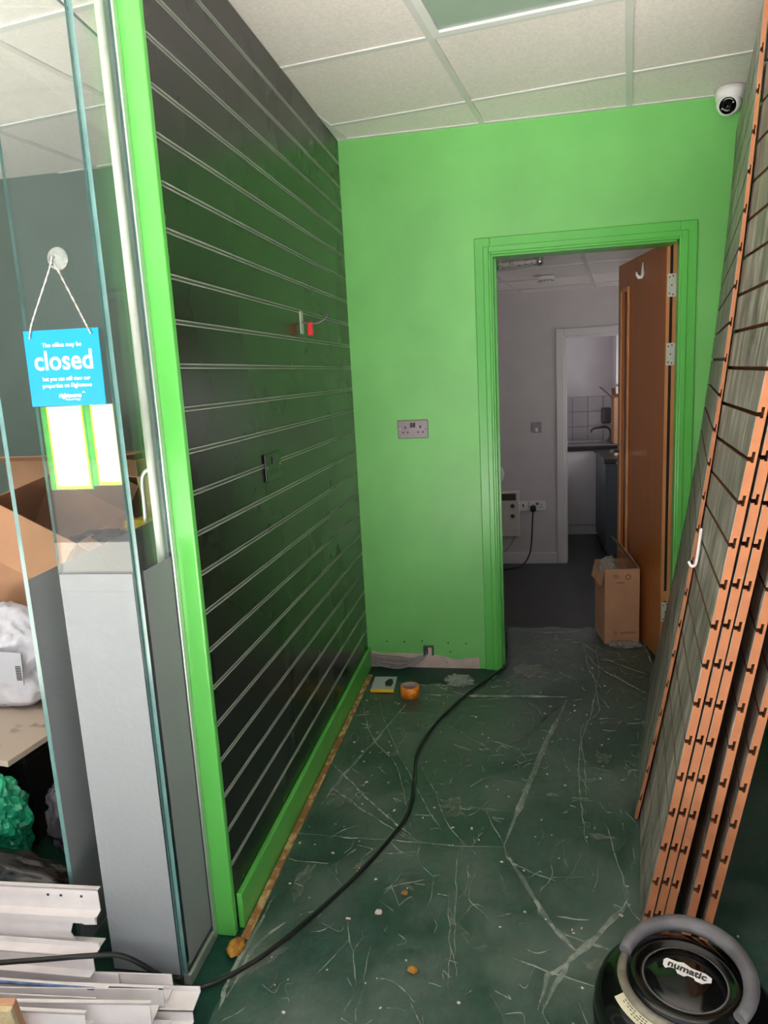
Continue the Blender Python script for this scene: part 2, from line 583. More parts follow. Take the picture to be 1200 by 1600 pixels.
# bare plaster strip along the foot of the green wall
pts = [(0.0, 0.0), (0.562, 0.0), (0.560, 0.058), (0.50, 0.052), (0.46, 0.044), (0.43, 0.046), (0.40, 0.058), (0.36, 0.07), (0.32, 0.066), (0.28, 0.072),
       (0.15, 0.075), (0.06, 0.072), (0.03, 0.082), (0.0, 0.085)]
MB().prism(pts, lambda u, v, w: (u, w, v), -0.002, 0.001).build('plaster_patch', 'plaster', wb)
sh = MB().lathe([(0.004, 0), (0.003, -0.002), (0, -0.002)], basis((0, -0.0005, 0), (0, 1, 0)), 10).build('screw_hole', 'inkdark', wb)
sh.location = (0.10, 0, 0.135)
for x, z in ((0.19, 0.135), (0.41, 0.132), (0.50, 0.13), (0.42, 0.085), (0.40, 0.03), (0.28, 0.14)):
    copy_obj(sh, wb, (x, 0, z))

# ---- architrave and lining (painted green)
tr = empty('trim_1', (1.06, 0, 0), 'green moulded door frame in the back wall', 'door frame', kind=SG)
def archi(name, a, b, th, lip):
    # mitred three-sided casing between inset a and b outside the opening
    mb = MB()
    for x0, x1 in ((DX0 - b, DX0 - a), (DX1 + a, DX1 + b)):
        mb.box(x0, x1, -th, 0.0, 0.0, DH + b)
    mb.box(DX0 - a, DX1 + a, -th, 0.0, DH + a, DH + b)
    return mb.build(name, 'green_gloss', tr, bevel=0.003)
archi('casing', 0.0, 0.068, 0.014, 0)
archi('casing_bead', 0.006, 0.03, 0.022, 0)
archi('casing_inner_bead', -0.004, 0.008, 0.016, 0)
MB().box(DX0 - 0.001, DX0 + 0.012, 0.0, 0.13, 0, DH).box(DX1 - 0.001, DX1 + 0.0255, 0.0, 0.05, 0, DH).box(DX0 + 0.012, DX1 - 0.012, 0.0, 0.13, DH - 0.012, DH + 0.001).build('lining', 'green_gloss', tr, bevel=0.001)
MB().box(DX0 + 0.012, DX0 + 0.026, 0.05, 0.075, 0, DH - 0.012).build('door_stop', 'green_gloss', tr, bevel=0.002)

# ---- slat wall partition on the left
Y0 = -1.80
wl = tag(box('wall_left', (-0.055, -0.019, Y0, -0.001, 0, CH), 'wall_grey'), 'gloss charcoal slat wall with grey slot inserts', 'wall', kind=SG)
slat_me = None
for k in range(24):
    top = CH - 0.1 * k - (0.006 if k else 0.0)
    bot = CH - 0.1 * (k + 1) + (0.006 if k < 23 else 0.0)
    h = top - bot
    if k in (0, 23) or slat_me is None or k == 1:
        o = MB().box(-0.019, 0.0, Y0 + 0.004, -0.002, -h / 2, h / 2).build('slat', 'slat', wl, off=(0, 0, 0), bevel=0.0012, seg=1)
        if k == 1:
            slat_me = o
    else:
        o = copy_obj(slat_me, wl)
    o.location = (0, 0, (top + bot) / 2)
ins = MB()
ins.box(-0.0185, -0.003, Y0 + 0.004, -0.002, -0.006, 0.006, 1)
ins.box(-0.016, 0.0014, Y0 + 0.004, -0.002, 0.0036, 0.0058, 0)
ins.box(-0.016, 0.0014, Y0 + 0.004, -0.002, -0.0058, -0.0036, 0)
i0 = ins.build('slot_insert', ['insert', 'slotback'], wl)
i0.location = (0, 0, CH - 0.1)
for k in range(2, 24):
    copy_obj(i0, wl, (0, 0, CH - 0.1 * k))
tag(box('baseboard_left', (0.0, 0.016, -1.79, -0.004, 0, 0.104), 'green_gloss', bevel=0.003), 'green skirting board under the slat wall', 'skirting', kind=SG)
tag(box('trim_2', (-0.056, 0.003, -1.822, Y0, 0, CH), 'green_gloss', bevel=0.004), 'bright green end cap of the slat wall partition', 'trim', kind=SG)

# ---- ceiling
ANG = math.radians(-8.15)
ux, uy = math.cos(ANG), math.sin(ANG)
vx, vy = -math.sin(ANG), math.cos(ANG)
G0 = Vector((1.198, -0.36, 0))
def gp(a, b):
    return (G0.x + a * ux + b * vx, G0.y + a * uy + b * vy)
def clip(poly, x0, x1, y0, y1):
    for ax, lim, sg in ((0, x0, 1), (0, x1, -1), (1, y0, 1), (1, y1, -1)):
        out = []
        for i in range(len(poly)):
            p, q = poly[i], poly[(i + 1) % len(poly)]
            dp, dq = (p[ax] - lim) * sg, (q[ax] - lim) * sg
            if dp >= 0:
                out.append(p)
            if dp * dq < 0:
                t = dp / (dp - dq)
                out.append((p[0] + (q[0] - p[0]) * t, p[1] + (q[1] - p[1]) * t))
        poly = out
        if len(poly) < 3:
            return []
    return poly
ce = tag(box('ceiling', (XL, XR, YF, 0.12, CH + 0.05, CH + 0.15), 'bar'), 'suspended ceiling of pale mineral tiles in a metal grid', 'ceiling', kind=SG)
RM = (XL, XR, YF, -0.001)
LIGHT = (-1, -2)
for i in range(-7, 3):
    for j in range(-9, 3):
        p = [gp(0.6 * i + 0.008, 0.6 * j + 0.008), gp(0.6 * i + 0.592, 0.6 * j + 0.008), gp(0.6 * i + 0.592, 0.6 * j + 0.592), gp(0.6 * i + 0.008, 0.6 * j + 0.592)]
        c = clip(p, *RM)
        if (i, j) == LIGHT or len(c) < 3:
            continue
        ar = abs(sum(c[k][0] * c[(k + 1) % len(c)][1] - c[(k + 1) % len(c)][0] * c[k][1] for k in range(len(c)))) / 2
        if ar < 0.004:
            continue
        MB().prism(c, lambda u, v, w: (u, v, w), CH + 0.004, CH + 0.018).build('ceiling_tile', 'ceil', ce)
def bar(a0, b0, a1, b1, name):
    d = Vector((gp(a1, b1)[0] - gp(a0, b0)[0], gp(a1, b1)[1] - gp(a0, b0)[1])).normalized()
    n = Vector((-d.y, d.x)) * 0.012
    A, B = gp(a0, b0), gp(a1, b1)
    c = clip([(A[0] + n.x, A[1] + n.y), (A[0] - n.x, A[1] - n.y), (B[0] - n.x, B[1] - n.y), (B[0] + n.x, B[1] + n.y)], *RM)
    if len(c) > 2:
        MB().prism(c, lambda u, v, w: (u, v, w), CH - 0.001 - (0.0006 if name == 'main_bar' else 0), CH + 0.0035).build(name, 'bar', ce)
for i in range(-7, 4):
    bar(0.6 * i, -6, 0.6 * i, 2.0, 'main_bar')
for j in range(-9, 4):
    bar(-5.0, 0.6 * j, 3.0, 0.6 * j, 'cross_bar')
# wall angle round the perimeter
MB().box(0.001, XR, -0.018, 0, CH - 0.002, CH + 0.003).box(XR - 0.018, XR, YF, 0, CH - 0.002, CH + 0.003).build('wall_angle', 'bar', ce)
# unlit flat light panel
lp = empty('ceiling_light_panel', (gp(-0.3, -0.9)[0], gp(-0.3, -0.9)[1], CH), 'unlit square light panel set into the ceiling grid', 'light panel')
fr_ = MB()
for a0, a1, b0, b1 in ((-0.588, -0.012, -1.188, -1.162), (-0.588, -0.012, -0.638, -0.612), (-0.588, -0.562, -1.162, -0.638), (-0.038, -0.012, -1.162, -0.638)):
    fr_.prism([gp(a0, b0), gp(a1, b0), gp(a1, b1), gp(a0, b1)], lambda u, v, w: (u, v, w), CH - 0.006, CH + 0.012)
fr_.build('frame', 'white', lp)
MB().prism([gp(-0.562, -1.162), gp(-0.038, -1.162), gp(-0.038, -0.638), gp(-0.562, -0.638)], lambda u, v, w: (u, v, w), CH + 0.002, CH + 0.012).build('diffuser', 'diffuser', lp)

# ---- back room and kitchen behind the doorway
FZ, FC, FY = -0.27, 2.08, 3.02
KX0, KX1, KH = 1.168, 1.95, 1.71
tag(MB().box(0.1, KX0, FY, FY + 0.1, FZ, FC + 0.04).box(KX1, 2.2, FY, FY + 0.1, FZ, FC + 0.04).box(KX0, KX1, FY, FY + 0.1, KH, FC + 0.04).build('wall_back_room', 'farwall'),
    'white wall of the back room around the kitchen opening', 'wall', kind=SG)
tag(box('wall_back_room_side', (0.05, 0.15, 0.12, FY, FZ, FC + 0.04), 'farwall'), 'white side wall of the back room', 'wall', kind=SG)
tag(box('wall_back_room_right', (2.1, 2.2, 0.12, FY, FZ, FC + 0.04), 'farwall'), 'white wall behind the open door', 'wall', kind=SG)
tk = empty('trim_3', (1.5, FY, FZ), 'white door frame of the kitchen opening', 'door frame', kind=SG)
MB().box(KX0 - 0.065, KX0, FY - 0.016, FY, FZ, KH + 0.06).box(KX1, KX1 + 0.065, FY - 0.016, FY, FZ, KH + 0.06).box(KX0, KX1, FY - 0.016, FY, KH, KH + 0.06).build('casing', 'fartrim', tk, bevel=0.004)
MB().box(KX0 - 0.002, KX0 + 0.02, FY - 0.004, FY + 0.11, FZ, KH).box(KX0 + 0.02, KX1, FY - 0.004, FY + 0.11, KH - 0.02, KH).build('lining', 'fartrim', tk, bevel=0.002)
tag(MB().box(0.15, KX0 - 0.066, FY - 0.013, FY, FZ, FZ + 0.10).build('baseboard_back_room', 'fartrim', bevel=0.003), 'white skirting board of the back room', 'skirting', kind=SG)
wr = empty('added_window_5', (2.1, 2.5, 0.9), 'unseen window added behind the open door to light the back room', 'window', kind=SG)  # added out of view, frames the back room fill lamp
MB().box(2.07, 2.1, 2.05, 2.1, 0.6, 1.8).box(2.07, 2.1, 2.9, 2.95, 0.6, 1.8).box(2.07, 2.1, 2.1, 2.9, 0.6, 0.65).box(2.07, 2.1, 2.1, 2.9, 1.75, 1.8).build('added_window_frame', 'fartrim', wr)
rl_d = bpy.data.lights.new('added_back_room_light', 'AREA')  # added area lamp that brightens the back room from the right
rl_d.shape = 'RECTANGLE'
rl_d.size, rl_d.size_y, rl_d.energy, rl_d.color = 0.8, 1.1, 3.2, (1.0, 0.96, 0.96)
rl = bpy.data.objects.new('added_back_room_light', rl_d)
COL.objects.link(rl)
rl.location = (2.068, 2.5, 1.2)
rl.rotation_euler = (0, PI / 2, 0)
cf = tag(box('ceiling_back_room', (0.05, 2.4, 0.12, FY + 0.1, FC + 0.04, FC + 0.1), 'bar'), 'tiled ceiling of the back room', 'ceiling', kind=SG)
H0 = Vector((1.208, 1.478, 0))
def hp(a, b):
    return (H0.x + a * ux + b * vx, H0.y + a * uy + b * vy)
RM2 = (0.15, 2.1, 0.12, FY)
for i in range(-4, 4):
    for j in range(-5, 6):
        c = clip([hp(0.6 * i + 0.008, 0.6 * j + 0.008), hp(0.6 * i + 0.592, 0.6 * j + 0.008), hp(0.6 * i + 0.592, 0.6 * j + 0.592), hp(0.6 * i + 0.008, 0.6 * j + 0.592)], *RM2)
        if len(c) > 2:
            MB().prism(c, lambda u, v, w: (u, v, w), FC + 0.006, FC + 0.02).build('ceiling_tile', 'ceil', cf)
for k in range(-4, 6):
    for q in (0, 1):
        A, B = (hp(0.6 * k - 0.012, -3), hp(0.6 * k + 0.012, 3)) if q else (hp(-3, 0.6 * k - 0.012), hp(3, 0.6 * k + 0.012))
        if q:
            pl = [hp(0.6 * k - 0.012, -3), hp(0.6 * k + 0.012, -3), hp(0.6 * k + 0.012, 3), hp(0.6 * k - 0.012, 3)]
        else:
            pl = [hp(-3, 0.6 * k - 0.012), hp(3, 0.6 * k - 0.012), hp(3, 0.6 * k + 0.012), hp(-3, 0.6 * k + 0.012)]
        c = clip(pl, *RM2)
        if len(c) > 2:
            MB().prism(c, lambda u, v, w: (u, v, w), FC - 0.0006 * q, FC + 0.005).build('grid_bar', 'bar', cf)
tag(MB().box(1.1, 1.2, FY + 0.1, 4.9, FZ, 2.2).build('wall_kitchen_left', 'farwall'), 'white side wall of the kitchen', 'wall', kind=SG)
kb = tag(MB().box(1.1, 2.4, 4.8, 4.9, FZ, 2.2).build('wall_kitchen_back', 'farwall'), 'white kitchen wall with three rows of tiles', 'wall', kind=SG)
tag(MB().box(2.3, 2.4, FY + 0.1, 4.8, FZ, 2.2).build('wall_kitchen_right', 'farwall'), 'white wall at the far side of the kitchen', 'wall', kind=SG)
tag(MB().box(1.1, 2.4, FY + 0.1, 4.9, 2.2, 2.3).build('ceiling_kitchen', 'farwall'), 'white kitchen ceiling', 'ceiling', kind=SG)
wk = empty('added_window_4', (2.3, 3.9, 0.8), 'unseen window added at the side to light the kitchen', 'window', kind=SG)  # unseen frame added around the kitchen fill lamp
MB().box(2.27, 2.3, 3.5, 3.55, 0.75, 1.75).box(2.27, 2.3, 4.25, 4.3, 0.75, 1.75).box(2.27, 2.3, 3.55, 4.25, 0.75, 0.8).box(2.27, 2.3, 3.55, 4.25, 1.7, 1.75).build('added_window_frame', 'fartrim', wk)
kl_d = bpy.data.lights.new('added_kitchen_light', 'AREA')  # area lamp added out of sight to lift the kitchen
kl_d.shape = 'RECTANGLE'
kl_d.size, kl_d.size_y, kl_d.energy, kl_d.color = 0.7, 0.9, 6.0, (0.95, 0.97, 1.0)
kl = bpy.data.objects.new('added_kitchen_light', kl_d)
COL.objects.link(kl)
kl.location = (2.268, 3.9, 1.25)
kl.rotation_euler = (0, PI / 2, 0)
MB().box(1.2, 2.2, 4.795, 4.8, 0.62, 1.125).build('grout', 'grout', kb)
t0 = MB().box(-0.079, 0.079, -0.008, 0, -0.079, 0.079).build('wall_tile', 'tile', kb, off=(0, 0, 0), bevel=0.002, seg=1)
first = True
for r in range(3):
    for c in range(6):
        x, z = 1.285 + 0.162 * c, 1.043 - 0.162 * r
        if first:
            t0.location = (x, 4.795, z)
            first = False
        else:
            copy_obj(t0, kb, (x, 4.795, z))

# ================================================================== GLASS FRONTAGE
def pane(mb, x0, x1, y0, y1, z0, z1, axis):
    """glass slab; narrow faces carry the green cut-edge material"""
    mb.box(x0, x1, y0, y1, z0, z1, 0)
    for fi in range(6):
        mb.m[-6 + fi] = 1
    big = {'x': (3, 5), 'y': (2, 4)}[axis]
    for fi in big:
        mb.m[-6 + fi] = 0
    return mb
FILM = 1.055
# return pane between partition end and corner
w1 = empty('window_1', (-0.06, -1.9, 0), 'narrow clear glass return beside the green end cap, frosted below', 'glass pane', kind=SG)
pane(MB(), -0.064, -0.054, -1.985, -1.828, 0.03, CH - 0.02, 'x').build('pane', ['glass', 'glassedge'], w1)
MB().box(-0.0535, -0.053, -1.972, -1.842, 0.045, FILM).build('frosted_film', 'frost', w1)
ch = MB().box(-0.082, -0.0665, -1.842, -1.8225, 0.0, CH).box(-0.0515, -0.046, -1.842, -1.8225, 0.0, CH).box(-0.0665, -0.0515, -1.827, -1.8225, 0, CH)
ch.build('edge_channel', 'alu', w1, bevel=0.002)
MB().tube([(-0.074, -1.848, 0.0), (-0.074, -1.848, CH)], 0.0095, 12).build('rounded_edge_bead', 'whitealu', w1)
MB().box(-0.072, -0.046, -1.985, -1.842, 0.0, 0.03).build('floor_rail', 'alu', w1, bevel=0.002)
# front pane
w2 = empty('window_2', (-0.15, -1.985, 0), 'narrow front glass pane carrying the closed sign, frosted to waist height', 'glass pane', kind=SG)
pane(MB(), -0.248, -0.066, -1.993, -1.983, 0.03, CH - 0.02, 'y').build('pane', ['glass', 'glassedge'], w2)
MB().box(-0.246, -0.068, -1.9945, -1.994, 0.035, FILM).build('frosted_film', 'frost', w2)
MB().box(-0.246, -0.068, -1.9952, -1.9946, FILM - 0.043, FILM - 0.0405).build('film_joint', 'frost', w2)
MB().box(-0.25, -0.066, -2.0, -1.976, 0.0, 0.03).build('floor_rail', 'rightwall', w2, bevel=0.002)
# inner glass door leaf
w3 = empty('window_3', (-0.38, -1.6, 0), 'inner sheet of glass behind the front pane, frosted to waist height', 'glass pane', kind=SG)
mtx = Matrix.Translation((-0.36, -1.952, 0)) @ Matrix.Rotation(math.radians(4.0), 4, 'Z')
def pane_rot(mb, L, z0, z1, x0, x1, edge=True):
    P = [mtx @ Vector(p) for p in ((x0, 0, z0), (x1, 0, z0), (x1, L, z0), (x0, L, z0), (x0, 0, z1), (x1, 0, z1), (x1, L, z1), (x0, L, z1))]
    mb.add(P, [(0, 3, 2, 1), (4, 5, 6, 7), (0, 1, 5, 4), (1, 2, 6, 5), (2, 3, 7, 6), (3, 0, 4, 7)])
    if edge:
        for fi, mi in enumerate((1, 1, 1, 0, 1, 0)):
            mb.m[-6 + fi] = mi
    return mb
pane_rot(MB(), 0.95, 0.03, CH - 0.03, -0.01, 0.0).build('pane', ['glass', 'glassedge'], w3)
pane_rot(MB(), 0.948, 0.035, 1.03, 0.0005, 0.001, False).build('frosted_film', 'frost', w3)
hk = empty('pull_handle', (-0.1, -1.74, 1.2), 'bent steel pull handle on the partition seen through the clear glass', 'handle')
MB().tube(smooth_path([(-0.056, -1.735, 1.25), (-0.1, -1.737, 1.252), (-0.14, -1.738, 1.252), (-0.155, -1.739, 1.243), (-0.161, -1.74, 1.225), (-0.161, -1.742, 1.18), (-0.161, -1.745, 1.122)], 5), 0.006, 10).build('bar', 'alu', hk)

# ================================================================== DOOR LEAF (open into the back room)
dr = empty('door_1', (1.478, 0.13, 0.0), 'orange brown veneered door standing open in the back doorway', 'door', kind=SG)
DA = math.atan2(-0.15, 0.989)       # leaf direction off +Y
dm = Matrix.Translation((1.436, 0.132, 0)) @ Matrix.Rotation(-DA, 4, 'Z')
# local: x across thickness (0..0.044 to the right), y along the leaf
def dbox(mb, x0, x1, y0, y1, z0, z1, m=0):
    P = [dm @ Vector(p) for p in ((x0, y0, z0), (x1, y0, z0), (x1, y1, z0), (x0, y1, z0), (x0, y0, z1), (x1, y0, z1), (x1, y1, z1), (x0, y1, z1))]
    return mb.add(P, [(0, 3, 2, 1), (4, 5, 6, 7), (0, 1, 5, 4), (1, 2, 6, 5), (2, 3, 7, 6), (3, 0, 4, 7)], m)
V0, V1, VZ0, VZ1 = 0.545, 0.655, 0.42, 1.83
lf = MB()
dbox(lf, 0, 0.044, 0.006, V0, 0.006, 1.972)
dbox(lf, 0, 0.044, V1, 0.73, 0.006, 1.972)
dbox(lf, 0, 0.044, V0, V1, 0.006, VZ0)
dbox(lf, 0, 0.044, V0, V1, VZ1, 1.972)
leaf = lf.build('leaf', 'doorwood', dr)
e_ = MB()
dbox(e_, 0, 0.015, 0, 0.006, 0.006, 1.972)
dbox(e_, 0.029, 0.044, 0, 0.006, 0.006, 1.972)
dbox(e_, 0.015, 0.029, 0, 0.006, 0.31, 0.36)
e_.build('edge_lipping', 'lipping', dr)
s_ = MB()
dbox(s_, 0.015, 0.029, 0.003, 0.0065, 0.006, 1.972)
s_.build('intumescent_seal', 'seal', dr)
vp = MB()
dbox(vp, -0.012, 0.0, V0 - 0.018, V0 + 0.004, VZ0 - 0.015, VZ1 + 0.015)
dbox(vp, -0.012, 0.0, V1 - 0.004, V1 + 0.018, VZ0 - 0.015, VZ1 + 0.015)
dbox(vp, -0.012, 0.0, V0, V1, VZ0 - 0.015, VZ0 + 0.006)
dbox(vp, -0.012, 0.0, V0, V1, VZ1 - 0.006, VZ1 + 0.015)
bead = vp.build('glazing_bead', 'lipping', dr, bevel=0.004)
gp_ = MB()
dbox(gp_, 0.012, 0.018, V0, V1, VZ0, VZ1)
gp_.build('vision_pane', 'darkglass', dr)
hz = [1.785, 1.483, 0.255]
for z in hz:
    h_ = MB()
    dbox(h_, 0.004, 0.042, -0.0035, 0.0, z - 0.05, z + 0.05)
    hg = h_.build('hinge', 'zinc', dr, bevel=0.004)
    kn = MB()
    kn.tube([dm @ Vector((0.047, -0.002, z - 0.05)), dm @ Vector((0.047, -0.002, z + 0.05))], 0.006, 10)
    kn.build('knuckle', 'steel', hg)
    sc = MB()
    for dx, dz in ((0.012, 0.035), (0.028, 0.04), (0.022, 0.0), (0.012, -0.035), (0.028, -0.04)):
        sc.lathe([(0.0035, 0.0), (0.0025, 0.0008), (0, 0.0008)], basis(dm @ Vector((dx, -0.0036, z + dz)), dm.to_3x3() @ Vector((0, -1, 0))), 8)
    tag(sc.build('screw_heads', 'inkdark', hg), kind='stuff')
hb = MB()
hb.lathe([(0.026, 0), (0.026, 0.008), (0.02, 0.01), (0, 0.01)], basis(dm @ Vector((0, 0.68, 0.972)), dm.to_3x3() @ Vector((-1, 0, 0))), 20)
hb.tube([dm @ Vector(p) for p in ((-0.008, 0.68, 0.972), (-0.045, 0.68, 0.972), (-0.055, 0.672, 0.972), (-0.057, 0.66, 0.972), (-0.057, 0.56, 0.970))], 0.0095, 10)
hd_ = hb.build('lever_handle', 'steel', dr)
lk = MB()
lk.lathe([(0.024, 0), (0.024, 0.006), (0.012, 0.008), (0.010, 0.02), (0, 0.02)], basis(dm @ Vector((0, 0.68, 0.905)), dm.to_3x3() @ Vector((-1, 0, 0))), 18)
lk.build('lock_turn', 'steel', dr)
ck = MB()
ck.tube([dm @ Vector(p) for p in ((-0.006, 0.31, 1.93), (-0.007, 0.31, 1.875), (-0.013, 0.31, 1.862), (-0.026, 0.31, 1.862), (-0.034, 0.31, 1.872), (-0.037, 0.31, 1.888))], 0.006, 8, rr=[0.003, 0.009, 0.01, 0.009, 0.007, 0.005])
tag(ck.build('coat_hook', 'white', dr), 'white coat hook')

# ================================================================== LEANING SLAT PANELS
DLEN = math.hypot(0.2129, 0.977)
DDX, DDY = 0.2129 / DLEN, 0.977 / DLEN
SLOTS = [0.05 + 0.1 * k for k in range(24)]
def leaning_panel(x0, y0, a, b, label, width=1.2, slots_phase=0.05, th=0.018, sl=(0.2179, 0.0), group='slat wall panels leaning in the corner'):
    """bowed, slotted panel; sl = (how far the width swings towards the wall per metre at the foot, change of that with height)"""
    H = 2.4
    def pt(t, s, w):
        z = 0.98 * s + 0.003
        x = x0 + a * z - b * z * z + t / 0.96 + (sl[0] + sl[1] * z + (sl[2] if len(sl) > 2 else 0) * z * z) * w * 0.977
        y = y0 + 0.977 * w - 0.2 * t
        return (x, y, z)
    slots = [slots_phase + 0.1 * k for k in range(24) if slots_phase + 0.1 * k < H - 0.03]
    root = empty('slatwall_panel', pt(0, 0, 0), label, 'panel', group)
    k_ = th / 0.018
    out = [(0.0, 0.0)]
    for s in slots:
        out += [(0, s - 0.005), (0.0065 * k_, s - 0.005), (0.0065 * k_, s - 0.009), (0.0125 * k_, s - 0.009), (0.0125 * k_, s + 0.016), (0.0065 * k_, s + 0.016), (0.0065 * k_, s + 0.005), (0, s + 0.005)]
    out += [(0.0, H), (th, H)]
    # fine steps down the back so that the bow is round
    out += [(th, H - H * k / 24) for k in range(1, 24)] + [(th, 0.0)]
    core = MB().prism(out, pt, 0.0, width, 0)
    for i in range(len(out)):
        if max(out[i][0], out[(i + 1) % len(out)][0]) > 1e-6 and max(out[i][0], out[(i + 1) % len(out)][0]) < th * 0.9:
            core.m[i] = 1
    core.build('core', ['mdf', 'routedshade'], root)
    edges = [0.0] + [v for s in slots for v in (s - 0.0048, s + 0.0048)] + [H]
    for k in range(0, len(edges), 2):
        lo, hi = edges[k], edges[k + 1]
        mb = MB()
        q = [pt(t, s, w) for t in (-0.001, 0.0002) for s in (lo, hi) for w in (0.0, width)]
        mb.add(q, [(0, 1, 3, 2), (4, 6, 7, 5), (0, 2, 6, 4), (1, 5, 7, 3), (0, 4, 5, 1), (2, 3, 7, 6)])
        u0 = x0 * 7.3
        mb.uv = [(w + u0, s + u0 * 0.3) for t in (0, 1) for s in (lo, hi) for w in (0.0, width)]
        mb.build('slat', 'wood', root)
    return root
leaning_panel(1.117, -1.19, 0.205, 0.034, 'thin front slat wall panel standing furthest into the corner', slots_phase=0.075, th=0.009)
leaning_panel(1.0585, -1.68, 0.185, 0.010, 'foremost of the panels nearest the vacuum cleaner, showing its grey wood face', width=0.535, sl=(0.157, 0.0295, -0.0425))
leaning_panel(1.082, -1.682, 0.188, 0.010, 'second orange edged panel counted from the floor side', slots_phase=0.053, sl=(0.178, 0))
leaning_panel(1.105, -1.684, 0.190, 0.010, 'third orange edged panel, last of the three pressed together', slots_phase=0.048, sl=(0.18, 0))
leaning_panel(1.157, -1.69, 0.180, 0.007, 'fourth orange edged panel, standing alone between two dark gaps', slots_phase=0.045, sl=(0.19, 0))
leaning_panel(1.196, -1.70, 0.190, 0.007, 'last orange edged panel, closest to the dark wall', slots_phase=0.04, sl=(0.2, 0))
# white peg hook left hanging in a slot
pk = empty('peg_hook', (1.27, -1.24, 0.9), 'white bent peg hook hanging from a slot of the grey wood panel', 'hook')
MB().tube(smooth_path([(1.285, -1.235, 0.972), (1.280, -1.245, 0.95), (1.266, -1.27, 0.885), (1.259, -1.275, 0.872), (1.25, -1.272, 0.873), (1.245, -1.268, 0.884)], 5), 0.0045, 8).build('wire', 'white', pk)

# ================================================================== SMALL FITTINGS IN THE SHOP
# CCTV
cc = empty('cctv_camera', (1.622, -0.075, CH), 'white turret security camera under the ceiling in the corner', 'camera')
C0 = Vector((1.622, -0.078, CH))
MB().lathe([(0, 0), (0.056, 0), (0.056, -0.018), (0.052, -0.04), (0.046, -0.05), (0, -0.05)][::-1], Matrix.Translation(C0), 36).build('base', 'white', cc)
cd = Vector((-0.35, -0.80, -0.50)).normalized()
ball = Vector((1.618, -0.083, CH - 0.055))
prof = [(0.047 * math.cos(t), 0.047 * math.sin(t)) for t in [(-PI / 2) + k * (PI / 2 + 0.75) / 16 for k in range(17)]]
MB().lathe(prof + [(prof[-1][0] - 0.003, prof[-1][1] + 0.001)], basis(ball, cd), 32).build('ball', 'white', cc)
zf = prof[-1][1]
MB().lathe([(prof[-1][0] - 0.001, zf - 0.003), (0.031, zf), (0.012, zf + 0.001), (0.011, zf - 0.002), (0.0, zf - 0.003)], basis(ball, cd), 28).build('lens_face', 'blackgloss', cc)
ldm = basis(ball, cd)
for a in (0.6, 0.6 + PI):
    MB().lathe([(0.004, 0), (0.003, 0.0015), (0, 0.0015)], ldm @ Matrix.Translation((0.022 * math.cos(a), 0.022 * math.sin(a), zf)), 10).build('infrared_lamp', 'steel', cc)

def double_socket(name, center, right, up, out, plate, face, label, switch_side='steel', screw=True):
    """UK double socket plate"""
    r, u, o = Vector(right), Vector(up), Vector(out)
    c = Vector(center)
    root = empty(name, c, label, 'socket')
    m4 = Matrix.Translation(c) @ Matrix((r, u, o)).transposed().to_4x4()
    def lb(x0, x1, y0, y1, z0, z1):
        mb = MB()
        mb.box(x0, x1, y0, y1, z0, z1)
        mb.v = [tuple(m4 @ Vector(p)) for p in mb.v]
        return mb
    lb(-0.073, 0.073, -0.043, 0.043, 0.0, 0.007).build('plate', plate, root, bevel=0.0025)
    for sx in (-1, 1):
        lb(sx * 0.036 - 0.004, sx * 0.036 + 0.004, 0.004, 0.015, 0.0068, 0.0076).build('earth_slot', face, root)
        lb(sx * 0.036 - 0.016, sx * 0.036 - 0.006, -0.018, -0.011, 0.0068, 0.0076).build('pin_slot', face, root)
        lb(sx * 0.036 + 0.006, sx * 0.036 + 0.016, -0.018, -0.011, 0.0068, 0.0076).build('pin_slot', face, root)
        lb(sx * 0.0065 - 0.0055, sx * 0.0065 + 0.0055, 0.008, 0.03, 0.0068, 0.0105).build('rocker_switch', face, root, bevel=0.001)
        if screw:
            mb = MB().lathe([(0.004, 0), (0.003, 0.0012), (0, 0.0012)], m4 @ Matrix.Translation((sx * 0.062, 0, 0.007)), 10)
            mb.build('screw', 'steel', root)
    return root
double_socket('double_socket', (0.282, 0, 1.2), (1, 0, 0), (0, 0, 1), (0, -1, 0), 'chrome', 'inkdark', 'brushed metal double socket on the green wall')
double_socket('double_socket', (0.0, -1.225, 1.192), (0, 1, 0), (0, 0, 1), (1, 0, 0), 'blackgloss', 'black', 'black double socket fixed to the charcoal slat wall')
# display hook with red tag on the slat wall
dh = empty('display_hook', (0.0, -0.78, 1.66), 'chrome display hook with a red tag on the slat wall', 'hook')
MB().box(0.0, 0.004, -0.80, -0.765, 1.62, 1.70).build('back_plate', 'insert', dh, bevel=0.001)
MB().tube(smooth_path([(0.004, -0.782, 1.662), (0.03, -0.78, 1.655), (0.06, -0.775, 1.655), (0.085, -0.77, 1.667), (0.105, -0.765, 1.688)], 5), 0.003, 8).build('prong', 'chrome', dh)
MB().box(0.022, 0.042, -0.788, -0.768, 1.612, 1.66).build('tag', 'red', dh, bevel=0.004)

